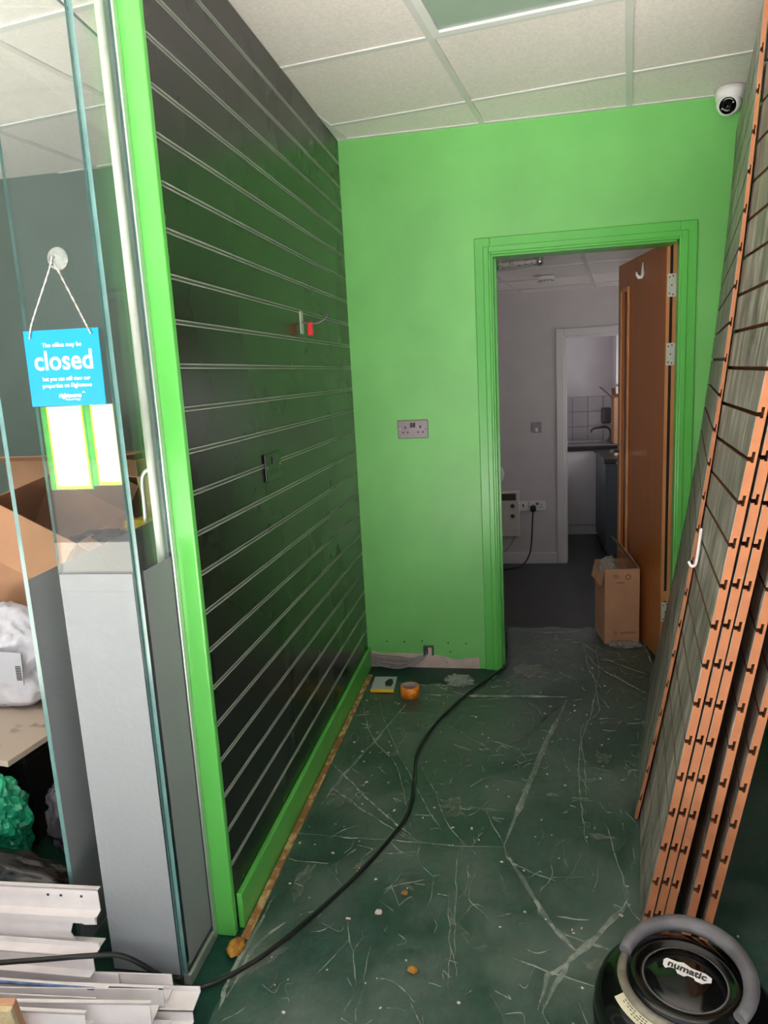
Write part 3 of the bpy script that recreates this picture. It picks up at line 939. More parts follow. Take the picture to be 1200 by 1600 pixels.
# sockets and junction at the foot of the wall
jb = empty('junction_box', (0.312, 0, 0.09), 'small open metal junction box at the foot of the green wall', 'junction box')
MB().box(0.288, 0.296, -0.022, 0.0, 0.072, 0.112).box(0.328, 0.336, -0.022, 0.0, 0.072, 0.112).box(0.288, 0.336, -0.022, 0, 0.112, 0.117).box(0.296, 0.328, -0.003, 0.0, 0.072, 0.112).build('back_box', 'slotback', jb)
MB().box(0.31, 0.329, -0.026, -0.004, 0.075, 0.115).build('cover', 'plaster', jb, bevel=0.002)
for k in range(6):
    z0, z1 = 0.074 - 0.007 * k, 0.07 - 0.004 * k
    sag = 0.012 + 0.006 * k
    pa = [(0.004, -0.008 - 0.002 * k, max(0.008, z0)), (0.06, -0.012 - 0.003 * k, max(0.006, z0 - sag * 0.5)), (0.15, -0.014 - 0.004 * k, max(0.006, z0 - sag * 0.95)), (0.22, -0.012 - 0.003 * k, max(0.007, 0.062 - sag)), (0.275, -0.01, 0.064 - 0.004 * k), (0.298, -0.008, 0.082 - 0.002 * k)]
    o = MB().tube(smooth_path(pa, 5), 0.0036, 8).build('grey_cable', 'greycable')
    tag(o, ['topmost', 'second from the top', 'third from the top', 'fourth from the top', 'second lowest', 'lowest sagging'][k] + ' grey cable strung along the foot of the green wall', 'cable', 'grey cables along the wall foot')

# ================================================================== SIGN, SUCTION HOOK AND POSTERS ON THE FRONT GLASS
sy = -2.004
sg = empty('closed_sign', (-0.158, sy, 1.43), 'square cyan closed sign hanging on the front glass', 'sign')
rot = Matrix.Rotation(math.radians(0.8), 4, 'Y')
sm = Matrix.Translation((-0.158, sy, 1.504)) @ rot
MB().obox(sm, 0.172, 0.003, 0.156).build('board', 'blue', sg, bevel=0.0008)
tm = sm @ Matrix.Translation((0, -0.0018, 0)) @ Matrix.Rotation(PI / 2, 4, 'X')
text('lettering', 'The office may be', 0.0125, tm @ Matrix.Translation((-0.0, 0.047, 0)), 'lettering', sg)
text('lettering', 'closed', 0.056, tm @ Matrix.Translation((0.0, 0.014, 0)), 'lettering', sg, bold=0.0008, sx=0.95)
text('lettering', 'but you can still view our', 0.0125, tm @ Matrix.Translation((0.002, -0.022, 0)), 'lettering', sg, sx=0.86)
text('lettering', 'properties on Rightmove', 0.0125, tm @ Matrix.Translation((0.002, -0.036, 0)), 'lettering', sg, sx=0.9)
text('lettering', 'rightmove', 0.0125, tm @ Matrix.Translation((0.006, -0.057, 0)), 'lettering', sg, bold=0.0004)
text('lettering', 'find your happy', 0.0055, tm @ Matrix.Translation((0.012, -0.065, 0)), 'lettering', sg)
MB().prism([(0.034, -0.0525), (0.038, -0.0485), (0.042, -0.0525), (0.0405, -0.0525), (0.038, -0.05), (0.0355, -0.0525)], lambda u, v, w: tuple(tm @ Vector((u, v, w))), 0, 0.0004).build('logo_roof', 'lettering', sg)
for pts_ in ([(-0.228, sy - 0.004, 1.566), (-0.216, sy - 0.004, 1.60), (-0.160, sy - 0.006, 1.70), (-0.152, sy - 0.012, 1.715)], [(-0.086, sy - 0.004, 1.568), (-0.1, sy - 0.004, 1.60), (-0.142, sy - 0.006, 1.70), (-0.148, sy - 0.012, 1.715)]):
    mb = MB()
    P = smooth_path(pts_, 12)
    mb.tube(P, 0.0016, 6, rr=[0.0024 if i % 2 else 0.0014 for i in range(len(P))])
    mb.build('ball_chain', 'cord', sg)
su = empty('suction_hook', (-0.148, -1.994, 1.72), 'clear suction cup hook above the closed sign', 'hook')
sb = basis((-0.148, -1.9945, 1.722), (0, -1, 0))
MB().lathe([(0, 0), (0.023, 0.0), (0.022, 0.002), (0.012, 0.007), (0.009, 0.012), (0, 0.013)], sb, 24).build('cup', 'polythene', su)
MB().tube([(-0.148, -2.006, 1.724), (-0.148, -2.014, 1.722), (-0.148, -2.018, 1.714), (-0.148, -2.016, 1.706)], 0.003, 8).build('hook', 'steel', su)

def poster(name, xs, zs, y, label):
    p = empty(name, (xs[0], y, zs[0]), label, 'poster', 'posters on the front glass')
    x0, x1 = xs
    z0, z1 = zs
    MB().box(x0, x1, y, y + 0.0008, z0, z1).build('backing_sheet', 'greenprint', p)
    MB().box(x0 + 0.014, x1 - 0.004, y - 0.0006, y - 0.0001, z0 + 0.002, z1).build('yellow_border', 'yellow', p)
    MB().box(x0 + 0.018, x1 - 0.007, y - 0.0012, y - 0.0007, z0 + 0.008, z1).build('white_sheet', 'paper', p)
poster('glass_poster', (-0.246, -0.143), (1.243, 1.425), -1.979, 'white poster with green and yellow edges under the closed sign, wider one')
poster('glass_poster', (-0.142, -0.068), (1.250, 1.425), -1.979, 'white poster with a green and yellow edge, narrower one beside the glass corner')

# ================================================================== FLOOR ITEMS
# clear dust sheet
ds = MB()
step = 0.02
xs = [0.02 + step * i for i in range(int((1.78 - 0.02) / step) + 1)]
ys = [-3.1 + step * j for j in range(int((0.6 + 3.1) / step) + 1)]
def sheet_in(x, y):
    if y > -0.2 + 0.03 * noise.noise(Vector((x * 6, 1, 0))):
        if y <= 0.0 and x < 0.60 + (y + 0.2) * 0.35 + 0.01 * noise.noise(Vector((y * 14, 3, 1))):
            return False
        if y > 0.0 and not (DX0 + 0.03 < x < DX1 - 0.06):
            return False
    if y < -1.78 and x < 0.02 - (y + 1.78) * 0.05:
        return False
    return y < 0.60 + 0.015 * noise.noise(Vector((x * 9, 0, 2)))
def sheet_z(x, y):
    p = Vector((x, y, 0))
    a = noise.noise(p * 3.0) * 0.003 + 0.0045
    a += 0.003 * max(0, 0.25 - abs(noise.noise(p * 5.0 + Vector((4, 2, 1)))))
    a += 0.003 * max(0, 0.2 - abs(noise.noise(Vector((x * 4, y * 11, 2)))))
    return max(0.0015, a)
idx = {}
for i, x in enumerate(xs):
    for j, y in enumerate(ys):
        if sheet_in(x, y):
            idx[(i, j)] = len(ds.v)
            ds.v.append((x + 0.006 * noise.noise(Vector((x * 30, y * 30, 0))), y + 0.006 * noise.noise(Vector((x * 30, y * 30, 5))), sheet_z(x, y)))
for i in range(len(xs) - 1):
    for j in range(len(ys) - 1):
        q = [(i, j), (i + 1, j), (i + 1, j + 1), (i, j + 1)]
        if all(k in idx for k in q):
            ds.f.append([idx[k] for k in q])
            ds.m.append(0)
            ds.sm.append(True)
CR = {
 'a': ([(0.703, -1.383), (0.815, -1.648), (0.896, -1.781)], 9), 'b': ([(1.051, -1.56), (0.942, -1.712), (0.871, -1.804), (0.796, -1.968)], 8),
 'b2': ([(1.047, -1.585), (0.922, -1.747), (0.838, -1.837), (0.815, -1.859), (0.79, -1.96)], 7),
 'c': ([(0.307, -0.326), (0.637, -0.318), (0.967, -0.309)], 13), 'd': ([(0.96, -0.335), (0.819, -0.882), (0.703, -1.383)], 13),
 'e': ([(0.04, -1.382), (0.244, -1.384), (0.511, -1.388), (0.703, -1.383)], 3),
 'f': ([(0.038, -0.936), (0.246, -1.183), (0.416, -1.36)], 5), 'g': ([(0.075, -1.1), (0.207, -1.213), (0.408, -1.377)], 3.5),
 'h': ([(0.03, -0.331), (0.153, -0.716), (0.298, -0.95), (0.406, -1.328)], 3), 'i': ([(0.118, -0.359), (0.21, -0.657), (0.42, -1.147), (0.504, -1.318)], 3),
 'j': ([(0.258, -0.415), (0.184, -0.74), (0.114, -1.011), (0.072, -1.219)], 7),
 'k': ([(1.163, 0.512), (1.131, -0.011), (1.061, -0.421), (0.977, -0.799), (0.954, -1.238), (0.958, -1.365)], 3),
 'k2': ([(1.12, 0.3), (1.10, -0.1), (1.09, -0.42), (1.0, -0.6), (0.99, -0.9), (0.965, -1.2)], 2.5),
 'l': ([(1.076, 0.412), (1.124, 0.066), (1.267, -0.183), (1.334, -0.278)], 4), 'l2': ([(1.07, 0.40), (1.2, 0.12), (1.36, -0.05)], 3), 'l3': ([(1.09, 0.3), (1.09, 0.0), (1.13, -0.25)], 4),
 'm': ([(1.40, 0.45), (1.392, 0.081), (1.32, -0.279)], 8),
 'n': ([(1.022, -1.215), (1.036, -1.416), (1.051, -1.56)], 2.5), 'o': ([(0.845, -1.656), (0.931, -1.658)], 3), 'p': ([(0.853, -1.712), (0.983, -1.76)], 5),
 'q': ([(0.278, -1.71), (0.326, -1.84), (0.364, -1.953)], 2), 'r': ([(0.551, -1.604), (0.573, -1.789), (0.582, -1.944)], 2), 's': ([(0.563, -1.407), (0.573, -1.602), (0.588, -1.828)], 2),
 't': ([(0.73, -1.811), (0.808, -1.841), (0.925, -1.873)], 2.5), 'u': ([(0.618, -1.128), (0.688, -1.331), (0.729, -1.449), (0.855, -1.518)], 2.5), 'v': ([(0.379, -0.92), (0.46, -1.104), (0.522, -1.282), (0.623, -1.431)], 2),
 'w': ([(0.057, -2.015), (0.07, -1.849), (0.126, -1.752)], 6), 'x': ([(0.05, -2.05), (0.04, -1.938), (0.06, -1.663)], 7), 'z': ([(0.70, 0.546), (0.928, 0.504), (1.163, 0.56)], 4),
 'z2': ([(0.60, -0.22), (0.64, -0.1), (0.71, 0.05)], 6), 'z3': ([(0.04, -0.215), (0.2, -0.21), (0.36, -0.225), (0.5, -0.20), (0.6, -0.205)], 5), 'z4': ([(0.36, -0.22), (0.46, -0.29), (0.58, -0.33)], 4),
}
def ridge(pts, w, rough=0.006):
    P = smooth_path([(p[0], p[1], 0) for p in pts], 9)
    out = []
    for i, p in enumerate(P):
        q = Vector((p.x + rough * noise.noise(Vector((p.x * 22, p.y * 22, w))), p.y + rough * noise.noise(Vector((p.x * 22, p.y * 22, w + 9))), 0))
        out.append(q)
    k = len(ds.v)
    n = len(out)
    for i, p in enumerate(out):
        t = (out[min(i + 1, n - 1)] - out[max(i - 1, 0)]).normalized()
        s = Vector((-t.y, t.x, 0))
        f = min(1, 4 * i / n + 0.15, 4 * (n - 1 - i) / n + 0.15) * (0.75 + 0.5 * noise.noise(p * 18))
        ww = w * 0.001 * f
        z = sheet_z(p.x, p.y) + 0.0005
        ds.v += [tuple(p - s * ww + Vector((0, 0, z))), tuple(p + Vector((0, 0, z + 0.0012 + ww * 0.45))), tuple(p + s * ww + Vector((0, 0, z)))]
    for i in range(n - 1):
        a = k + 3 * i
        ds.f += [[a, a + 3, a + 4, a + 1], [a + 1, a + 4, a + 5, a + 2]]
        ds.m += [1, 1]
        ds.sm += [True, True]
for pts_, w in CR.values():
    ridge(pts_, w)
for k in range(520):
    x, y = rnd.uniform(0.06, 1.5), rnd.uniform(-2.3, 0.5)
    if not sheet_in(x, y) or x > 1.05 + (y + 1.7) * 0.2 and y < 0:
        continue
    a = rnd.choice([rnd.gauss(PI / 2, 0.3), rnd.uniform(0, PI)])
    L_ = rnd.choice([rnd.uniform(0.015, 0.05), rnd.uniform(0.03, 0.16)])
    pts_ = [(x + L_ * t * math.cos(a) + rnd.gauss(0, 0.012), y + L_ * t * math.sin(a) + rnd.gauss(0, 0.012)) for t in (-0.5, 0, 0.5)]
    if all(sheet_in(*p) for p in pts_):
        ridge(pts_, rnd.uniform(0.6, 1.7))
def smear(cx, cy, rx, ry, ang, seed, n=22):
    k = len(ds.v)
    ds.v.append((cx, cy, sheet_z(cx, cy) + 0.0025))
    for i in range(n):
        t = 2 * PI * i / n
        q = 0.7 + 0.9 * noise.noise(Vector((math.cos(t) * 2.2, math.sin(t) * 2.2, seed)))
        u, v = rx * q * math.cos(t), ry * q * math.sin(t)
        x, y = cx + u * math.cos(ang) - v * math.sin(ang), cy + u * math.sin(ang) + v * math.cos(ang)
        ds.v.append((x, y, sheet_z(x, y) + 0.0018))
    for i in range(n):
        ds.f.append([k, k + 1 + i, k + 1 + (i + 1) % n])
        ds.m.append(2)
        ds.sm.append(True)
for a_ in ((0.53, -1.19, 0.05, 0.075, 0.3, 1), (0.63, -1.19, 0.09, 0.014, -0.05, 2), (0.15, -1.16, 0.05, 0.11, -0.4, 3), (0.09, -1.9, 0.04, 0.14, -0.7, 4), (0.595, -1.73, 0.016, 0.06, 0.7, 5), (0.66, -1.79, 0.03, 0.018, 0.2, 6),
           (0.935, -1.81, 0.035, 0.025, 0.4, 7), (1.0, -0.98, 0.05, 0.02, 0.2, 8), (0.96, -1.1, 0.045, 0.02, 0.1, 9), (0.86, -1.08, 0.03, 0.016, 0.2, 10), (1.06, -0.82, 0.04, 0.05, 0.2, 11), (0.62, -0.80, 0.03, 0.012, 0.1, 12),
           (0.8, -0.02, 0.11, 0.09, 0.2, 13), (0.06, -0.75, 0.025, 0.10, 0.0, 14), (0.28, -0.86, 0.04, 0.02, 0.5, 15), (1.0, -1.3, 0.05, 0.018, 0.0, 16), (0.42, -1.58, 0.03, 0.03, 0.2, 17), (0.3, -1.5, 0.06, 0.03, 0.8, 18), (0.12, -1.6, 0.03, 0.11, -0.2, 19)):
    smear(*a_)
tag(ds.build('dust_sheet', ['sheet', 'crease', 'smear']), 'clear creased plastic dust sheet spread over the dark green floor', 'dust sheet')

# carpet gripper strip along the skirting
gs = tag(MB().box(0.019, 0.042, -1.83, -0.12, 0.0, 0.007).build('gripper_strip', 'gripper', bevel=0.0015), 'worn wooden gripper strip along the green skirting', 'gripper strip')
tag(blob((0.022, -1.868, 0.012), (0.022, 0.03, 0.011), 3, 0.2, 6, 3, 0.001).build('foam_scrap', 'mustard'), 'mustard foam scrap at the end of the gripper strip', 'scrap')

# roll of orange tape
tp = empty('tape_roll', (0.262, -0.345, 0.006), 'roll of orange tape standing on the dust sheet', 'tape')
T4 = Matrix.Translation((0.262, -0.345, 0.007))
MB().lathe([(0.036, 0.0), (0.043, 0.0), (0.043, 0.05), (0.036, 0.05)], T4, 36).build('tape_winding', 'orange', tp)
MB().lathe([(0.036, 0.05), (0.033, 0.05), (0.033, 0.0), (0.036, 0.0)], T4, 36).build('core', 'tapein', tp)
# small packet
pc = empty('packet', (0.12, -0.24, 0.008), 'small white packet with a yellow front edge lying by the skirting', 'packet', rot=(0, 0, 0.05))
MB().box(-0.052, 0.056, -0.075, 0.075, 0.0, 0.010).build('card', 'paper', pc, off=(0, 0, 0), bevel=0.001)
MB().box(-0.053, 0.057, -0.079, -0.074, 0.0, 0.014).build('yellow_edge', 'yellow', pc, off=(0, 0, 0))
MB().prism([(0.012, -0.03), (0.04, -0.035), (0.046, 0.0), (0.038, 0.045), (0.02, 0.04), (0.006, 0.008)], lambda u, v, w: (u, v, w), 0.010, 0.013).build('dark_item', 'inkdark', pc, off=(0, 0, 0))
tag(blob((0.475, -0.19, 0.018), (0.062, 0.042, 0.022), 11, 0.3, 8, 4, 0.004).build('crumpled_plastic', 'polythene'), 'crumpled clear plastic scrap lying at the foot of the green wall', 'plastic scrap')

# black cable
cp = [(-0.75, -2.14, 0.125), (-0.55, -2.125, 0.132), (-0.36, -2.105, 0.148), (-0.25, -2.085, 0.152), (-0.18, -2.05, 0.128), (-0.11, -2.024, 0.062), (-0.05, -2.016, 0.02), (0.02, -1.975, 0.012), (0.11, -1.875, 0.011), (0.2, -1.72, 0.011), (0.281, -1.555, 0.011), (0.35, -1.38, 0.012), (0.387, -1.225, 0.011), (0.376, -1.02, 0.011), (0.365, -0.851, 0.012), (0.395, -0.66, 0.011), (0.45, -0.495, 0.012), (0.54, -0.28, 0.012), (0.63, -0.115, 0.014), (0.69, 0.02, 0.013), (0.70, 0.2, 0.01), (0.69, 0.5, 0.01)]
tag(MB().tube(smooth_path(cp, 8), 0.0062, 10).build('extension_cable', 'cable'), 'black cable snaking from the heap of profiles to the doorway', 'cable')
ck2 = smooth_path([(0.955, -0.36, 0), (0.92, -0.40, 0), (0.80, -0.64, 0), (0.735, -0.74, 0)], 8)
dk = MB()
for i, p in enumerate(ck2):
    wv = 0.004 + 0.02 * (i / len(ck2)) ** 2 + 0.004 * noise.noise(p * 40)
    dk.v += [(p.x - wv, p.y - wv * 0.4, sheet_z(p.x, p.y) + 0.003), (p.x + wv, p.y + wv * 0.4, sheet_z(p.x, p.y) + 0.003)]
dk.f = [[2 * i, 2 * i + 1, 2 * i + 3, 2 * i + 2] for i in range(len(ck2) - 1)]
dk.m = [0] * len(dk.f)
dk.sm = [True] * len(dk.f)
tag(dk.build('dirt_streak', 'dirt'), 'dark streak of dirt across the dust sheet in front of the doorway', 'stain', kind='stuff')

# paint flakes and crumbs
fl = MB()
for k in range(170):
    x, y = rnd.uniform(0.06, 1.3), rnd.uniform(-2.2, 0.4)
    if not sheet_in(x, y):
        continue
    s = rnd.choice([0.002, 0.003, 0.004, 0.006])
    a = rnd.uniform(0, PI)
    z = sheet_z(x, y) + 0.002
    fl.obox(Matrix.Translation((x, y, z)) @ Matrix.Rotation(a, 4, 'Z'), s * rnd.uniform(1, 2.2), s, 0.001)
tag(fl.build('paint_flakes', 'plaster'), 'tiny pale paint flakes scattered over the dust sheet', 'flakes', kind='stuff')
for nm, x, y, s, mt, lb in (('wood_chip', 0.49, -1.882, 0.011, 'mustard', 'small orange wood chip on the dust sheet nearest the camera'), ('wood_chip', 0.429, -1.618, 0.009, 'gripper', 'thin wood splinter beside the bend of the cable'), ('plaster_chip', 0.37, -1.7, 0.009, 'plaster', 'pink plaster chip lying near the black cable')):
    tag(blob((x, y, 0.011), (s, s * 0.8, 0.005), x * 9, 0.5, 7, 2).build(nm, mt), lb, 'scrap')

# ---- vacuum cleaner
VX, VY = 1.06, -2.148
vc = empty('vacuum_cleaner', (VX, VY, 0), 'black cylinder vacuum cleaner with worn logo beside the leaning panels', 'vacuum cleaner')
TV = Matrix.Translation((VX, VY, 0))
MB().lathe([(0, 0.03), (0.15, 0.03), (0.163, 0.05), (0.168, 0.09), (0.166, 0.17), (0.162, 0.2), (0.167, 0.205), (0.167, 0.215), (0.162, 0.22)], TV, 56).build('tub', 'blackgloss', vc)
MB().lathe([(0.162, 0.218), (0.166, 0.225), (0.164, 0.245), (0.155, 0.268), (0.14, 0.284), (0.118, 0.292), (0.108, 0.293)], TV, 56).build('motor_head', 'blackgloss', vc)
MB().lathe([(0.108, 0.293), (0.102, 0.306), (0.094, 0.311), (0.086, 0.309), (0.080, 0.303), (0.074, 0.303), (0.07, 0.308), (0.04, 0.314), (0, 0.316)], TV, 56).build('dome_lid', 'blackgloss', vc)
MB().lathe([(0.073, 0.3035), (0.0745, 0.3055), (0.0765, 0.3035)], TV, 56).build('lid_ring', 'greyhandle', vc)
# carrying handle lying round the lid
hp_ = []
for k in range(25):
    t = math.radians(-50 + 205 * k / 24)
    hp_.append((VX + 0.112 * math.cos(t), VY + 0.112 * math.sin(t), 0.312 + 0.022 * math.sin(PI * k / 24)))
hm = MB().tube(hp_, 0.014, 12, rr=[0.012 + 0.004 * math.sin(PI * k / 24) for k in range(25)])
hm.build('carrying_handle', 'greyhandle', vc)
MB().tube([(VX + 0.113 * math.cos(math.radians(t)), VY + 0.113 * math.sin(math.radians(t)), 0.297) for t in range(150, 262, 6)], 0.009, 10).build('worn_rim', 'sticker_rim', vc)
st = MB()
n_ = 22
vs_, fs_ = [], []
for k in range(n_ + 1):
    t = math.radians(196 + 92 * k / n_)
    for r, z in ((0.119, 0.2925), (0.138, 0.2853)):
        vs_.append((VX + r * math.cos(t), VY + r * math.sin(t), z + 0.0008))
st.add(vs_, [(2 * k, 2 * k + 1, 2 * k + 3, 2 * k + 2) for k in range(n_)])
lb_ = st.build('warning_label', 'sticker', vc)
ink = MB()
for row, r in enumerate((0.124, 0.128, 0.132)):
    for k in range(26):
        t = math.radians(203 + 78 * k / 26 + rnd.uniform(0, 1))
        if rnd.random() < 0.25:
            continue
        z = 0.2925 - (r - 0.119) / 0.019 * 0.0072
        ink.obox(Matrix.Translation((VX + r * math.cos(t), VY + r * math.sin(t), z + 0.0012)) @ Matrix.Rotation(t + PI / 2, 4, 'Z'), 0.004, 0.0016, 0.0006)
tag(ink.build('label_print', 'inkdark', lb_), kind='stuff')
lgm = TV @ Matrix.Translation((0.004, 0.004, 0.3165)) @ Matrix.Rotation(math.radians(-26), 4, 'Z')
MB().prism([(-0.044, 0.006), (-0.040, 0.013), (-0.02, 0.014), (-0.01, 0.018), (0.006, 0.012), (0.03, 0.013), (0.043, 0.008), (0.044, -0.003), (0.036, -0.008), (0.03, -0.014), (0.018, -0.013), (0.014, -0.008), (0.004, -0.008), (-0.002, -0.014), (-0.014, -0.013), (-0.02, -0.004), (-0.03, -0.006), (-0.036, -0.012), (-0.042, -0.006)], lambda u, v, w: tuple(lgm @ Vector((u, v, w))), -0.0006, 0.0004).build('worn_logo', 'white', vc)
text('logo_lettering', 'numatic', 0.022, lgm @ Matrix.Translation((0, 0.002, 0.0008)), 'inkdark', vc, bold=0.0006)
for a in (0.9, 2.4, -0.9, -2.4):
    MB().lathe([(0, -0.012), (0.03, -0.012), (0.034, 0), (0.03, 0.012), (0, 0.012)], basis((VX + 0.15 * math.cos(a), VY + 0.15 * math.sin(a), 0.034), (math.sin(a), -math.cos(a), 0)), 20).build('wheel', 'black', vc)
MB().lathe([(0.032, 0), (0.032, 0.03), (0.026, 0.034), (0, 0.034)], basis((VX - 0.09, VY - 0.15, 0.13), (-0.5, -0.85, 0.1)), 20).build('hose_inlet', 'greyhandle', vc)

# ================================================================== CARDBOARD BOX BY THE DOOR
def open_box(name, loc, size, rotz, label, flaps, mat='card', tilt=(0, 0), group=None):
    """open carton: four walls, base, hinged flaps. flaps: list of (side, angle, len)"""
    w, d, h = size
    t = 0.004
    r = empty(name, loc, label, 'box', group, rot=(tilt[0], tilt[1], rotz))
    mb = MB()
    mb.box(-w / 2, w / 2, -d / 2, -d / 2 + t, 0, h).box(-w / 2, w / 2, d / 2 - t, d / 2, 0, h)
    mb.box(-w / 2, -w / 2 + t, -d / 2 + t, d / 2 - t, 0, h).box(w / 2 - t, w / 2, -d / 2 + t, d / 2 - t, 0, h)
    mb.box(-w / 2 + t, w / 2 - t, -d / 2 + t, d / 2 - t, 0, t)
    mb.build('carton', mat, r, off=(0, 0, 0))
    for side, ang, ln in flaps:
        sx, sy_ = {'front': (0, -1), 'back': (0, 1), 'left': (-1, 0), 'right': (1, 0)}[side]
        hinge = Vector((sx * w / 2, sy_ * d / 2, h))
        outv = Vector((sx * math.cos(ang), sy_ * math.cos(ang), math.sin(ang)))
        along = Vector((-sy_, sx, 0)) * ((w if sy_ else d) / 2 - 0.004)
        nrm = outv.cross(along).normalized() * 0.002
        q = []
        for o_, sc_ in ((Vector((0, 0, 0)), 1.0), (outv * ln, 0.97)):
            for s_ in (-1, 1):
                for n__ in (-1, 1):
                    q.append(hinge + o_ + along * s_ * sc_ + nrm * n__)
        MB().add(q, [(0, 1, 3, 2), (4, 6, 7, 5), (0, 4, 5, 1), (2, 3, 7, 6), (0, 2, 6, 4), (1, 5, 7, 3)]).build('flap', 'cardin' if ang > 0.3 else mat, r, off=(0, 0, 0))
    return r
bx = open_box('cardboard_box', (1.276, 0.47, 0.004), (0.178, 0.22, 0.405), math.radians(7), 'open brown cardboard box standing by the open door', [('right', 2.2, 0.16), ('left', -1.35, 0.09)])
MB().box(-0.03, 0.01, -0.1115, -0.1107, 0.33, 0.334).build('print_line', 'print', bx, off=(0, 0, 0))
pr = MB()
for z, x0, x1 in ((0.372, -0.045, -0.022), (0.364, -0.05, -0.014), (0.356, -0.042, -0.02), (0.06, -0.01, 0.07), (0.054, -0.01, 0.07)):
    pr.box(x0, x1, -0.1114, -0.1106, z, z + 0.003)
pr.lathe([(0.014, 0), (0.014, 0.0006), (0.010, 0.0006), (0.010, 0)], basis((0.03, -0.1106, 0.362), (0, -1, 0)), 16)
pr.lathe([(0.009, 0), (0.009, 0.0006), (0.006, 0.0006), (0.006, 0)], basis((-0.035, -0.1106, 0.057), (0, -1, 0)), 16)
tag(pr.build('printing', 'print', bx, off=(0, 0, 0)), kind='stuff')
MB().box(-0.012, 0.045, -0.1112, -0.1106, 0.03, 0.325).build('packing_tape', 'card', bx, off=(0, 0, 0))
tag(blob((1.225, 0.42, 0.40), (0.04, 0.05, 0.05), 5, 0.4, 9, 4).build('crumpled_foil', 'polythene'), 'crumpled clear wrapping poking out of the box by the door', 'wrapping')
tag(blob((1.30, 0.315, 0.016), (0.075, 0.028, 0.016), 8, 0.35, 9, 4, 0.003).build('crumpled_wrap', 'polythene'), 'crumpled clear wrap on the floor against the cardboard box', 'wrapping')

# ================================================================== BACK ROOM THINGS
ht = empty('panel_heater', (0.6, FY - 0.06, 0.2), 'white wall mounted panel heater in the back room', 'heater')
MB().box(0.22, 0.775, FY - 0.09, FY - 0.001, -0.005, 0.405).build('casing', 'heater', ht, bevel=0.012, seg=3)
MB().box(0.26, 0.745, FY - 0.092, FY - 0.0895, 0.325, 0.385).build('grille', 'grille', ht)
for z in (0.275, 0.185):
    MB().lathe([(0.018, 0), (0.016, 0.014), (0, 0.014)], basis((0.715, FY - 0.09, z), (0, -1, 0)), 18).build('control_knob', 'grille', ht)
MB().tube(smooth_path([(0.73, FY - 0.04, -0.005), (0.72, FY - 0.03, -0.04), (0.66, FY - 0.03, -0.13), (0.56, FY - 0.03, -0.2)], 6), 0.004, 6).build('flex', 'greycable', ht)
fn = empty('desk_fan', (0.555, FY - 0.05, 0.405), 'small white round fan standing on the panel heater', 'fan')
fb = basis((0.545, FY - 0.07, 0.555), (0, -1, 0.1))
MB().lathe([(0.095, -0.03), (0.105, 0.0), (0.095, 0.03), (0.07, 0.035), (0.062, 0.02), (0.062, -0.02), (0.07, -0.032), (0.095, -0.03)], fb, 32).build('ring_housing', 'white', fn)
MB().lathe([(0.0, 0.02), (0.02, 0.018), (0.02, -0.01), (0, -0.012)][::-1], fb, 16).build('hub', 'black', fn)
for k in range(5):
    MB().obox(fb @ Matrix.Rotation(2 * PI * k / 5, 4, 'Z') @ Matrix.Translation((0.038, 0, 0)) @ Matrix.Rotation(0.5, 4, 'X'), 0.044, 0.03, 0.002).build('blade', 'black', fn)
MB().box(0.5, 0.6, FY - 0.085, FY - 0.03, 0.405, 0.455).build('foot', 'white', fn, bevel=0.008)

double_socket('double_socket', (0.93, FY, 0.257), (1, 0, 0), (0, 0, 1), (0, -1, 0), 'white', 'greyhandle', 'white double socket in the back room with a black plug in it', screw=False)
sp = empty('spur_switch', (0.808, FY, 0.258), 'white single spur plate beside the heater in the back room', 'switch')
MB().box(0.768, 0.848, FY - 0.008, FY, 0.215, 0.3).build('plate', 'white', sp, bevel=0.002)
MB().box(0.80, 0.815, FY - 0.011, FY - 0.008, 0.25, 0.275).build('fuse_holder', 'greyhandle', sp)
sw = empty('light_switch', (0.934, FY, 0.95), 'metal switch plate on the white back room wall', 'switch')
MB().box(0.894, 0.974, FY - 0.008, FY, 0.907, 0.993).build('plate', 'chrome', sw, bevel=0.002)
MB().box(0.924, 0.944, FY - 0.012, FY - 0.008, 0.915, 0.945).build('rocker', 'white', sw)
pl_ = empty('plug_and_flex', (0.893, FY - 0.02, 0.235), 'black plug with its flex trailing to the back room floor', 'plug')
MB().box(0.868, 0.918, FY - 0.05, FY - 0.0085, 0.21, 0.265).build('plug', 'black', pl_, bevel=0.012, seg=3)
MB().tube(smooth_path([(0.892, FY - 0.035, 0.212), (0.885, FY - 0.04, 0.1), (0.875, FY - 0.05, -0.05), (0.855, FY - 0.07, -0.17), (0.80, FY - 0.11, -0.25), (0.72, FY - 0.17, -0.263), (0.6, FY - 0.23, -0.263), (0.45, FY - 0.25, -0.263)], 7), 0.0065, 8).build('flex', 'black', pl_)
sd = empty('smoke_detector', (0.984, 1.978, FC), 'white round smoke detector on the back room ceiling', 'smoke detector')
SD = Matrix.Translation((0.984, 1.978, FC))
MB().lathe([(0, 0), (0.06, 0), (0.06, -0.012), (0.052, -0.015), (0.052, -0.02)][::-1], SD, 32).build('base', 'white', sd)
MB().lathe([(0, -0.044), (0.03, -0.043), (0.048, -0.036), (0.052, -0.02), (0.045, -0.018)], SD, 32).build('cover', 'white', sd)
vn = MB()
for k in range(14):
    a = 2 * PI * k / 14
    vn.obox(SD @ Matrix.Rotation(a, 4, 'Z') @ Matrix.Translation((0.0495, 0, -0.031)), 0.004, 0.012, 0.006)
tag(vn.build('vent_slots', 'inkdark', sd), kind='stuff')
em = empty('strip_lamp', (0.75, 1.06, FC), 'clear strip lamp with a green end on the back room ceiling', 'lamp')
d1 = (Vector((0.93, 1.0, FC - 0.035)) - Vector((0.45, 1.08, FC - 0.035)))
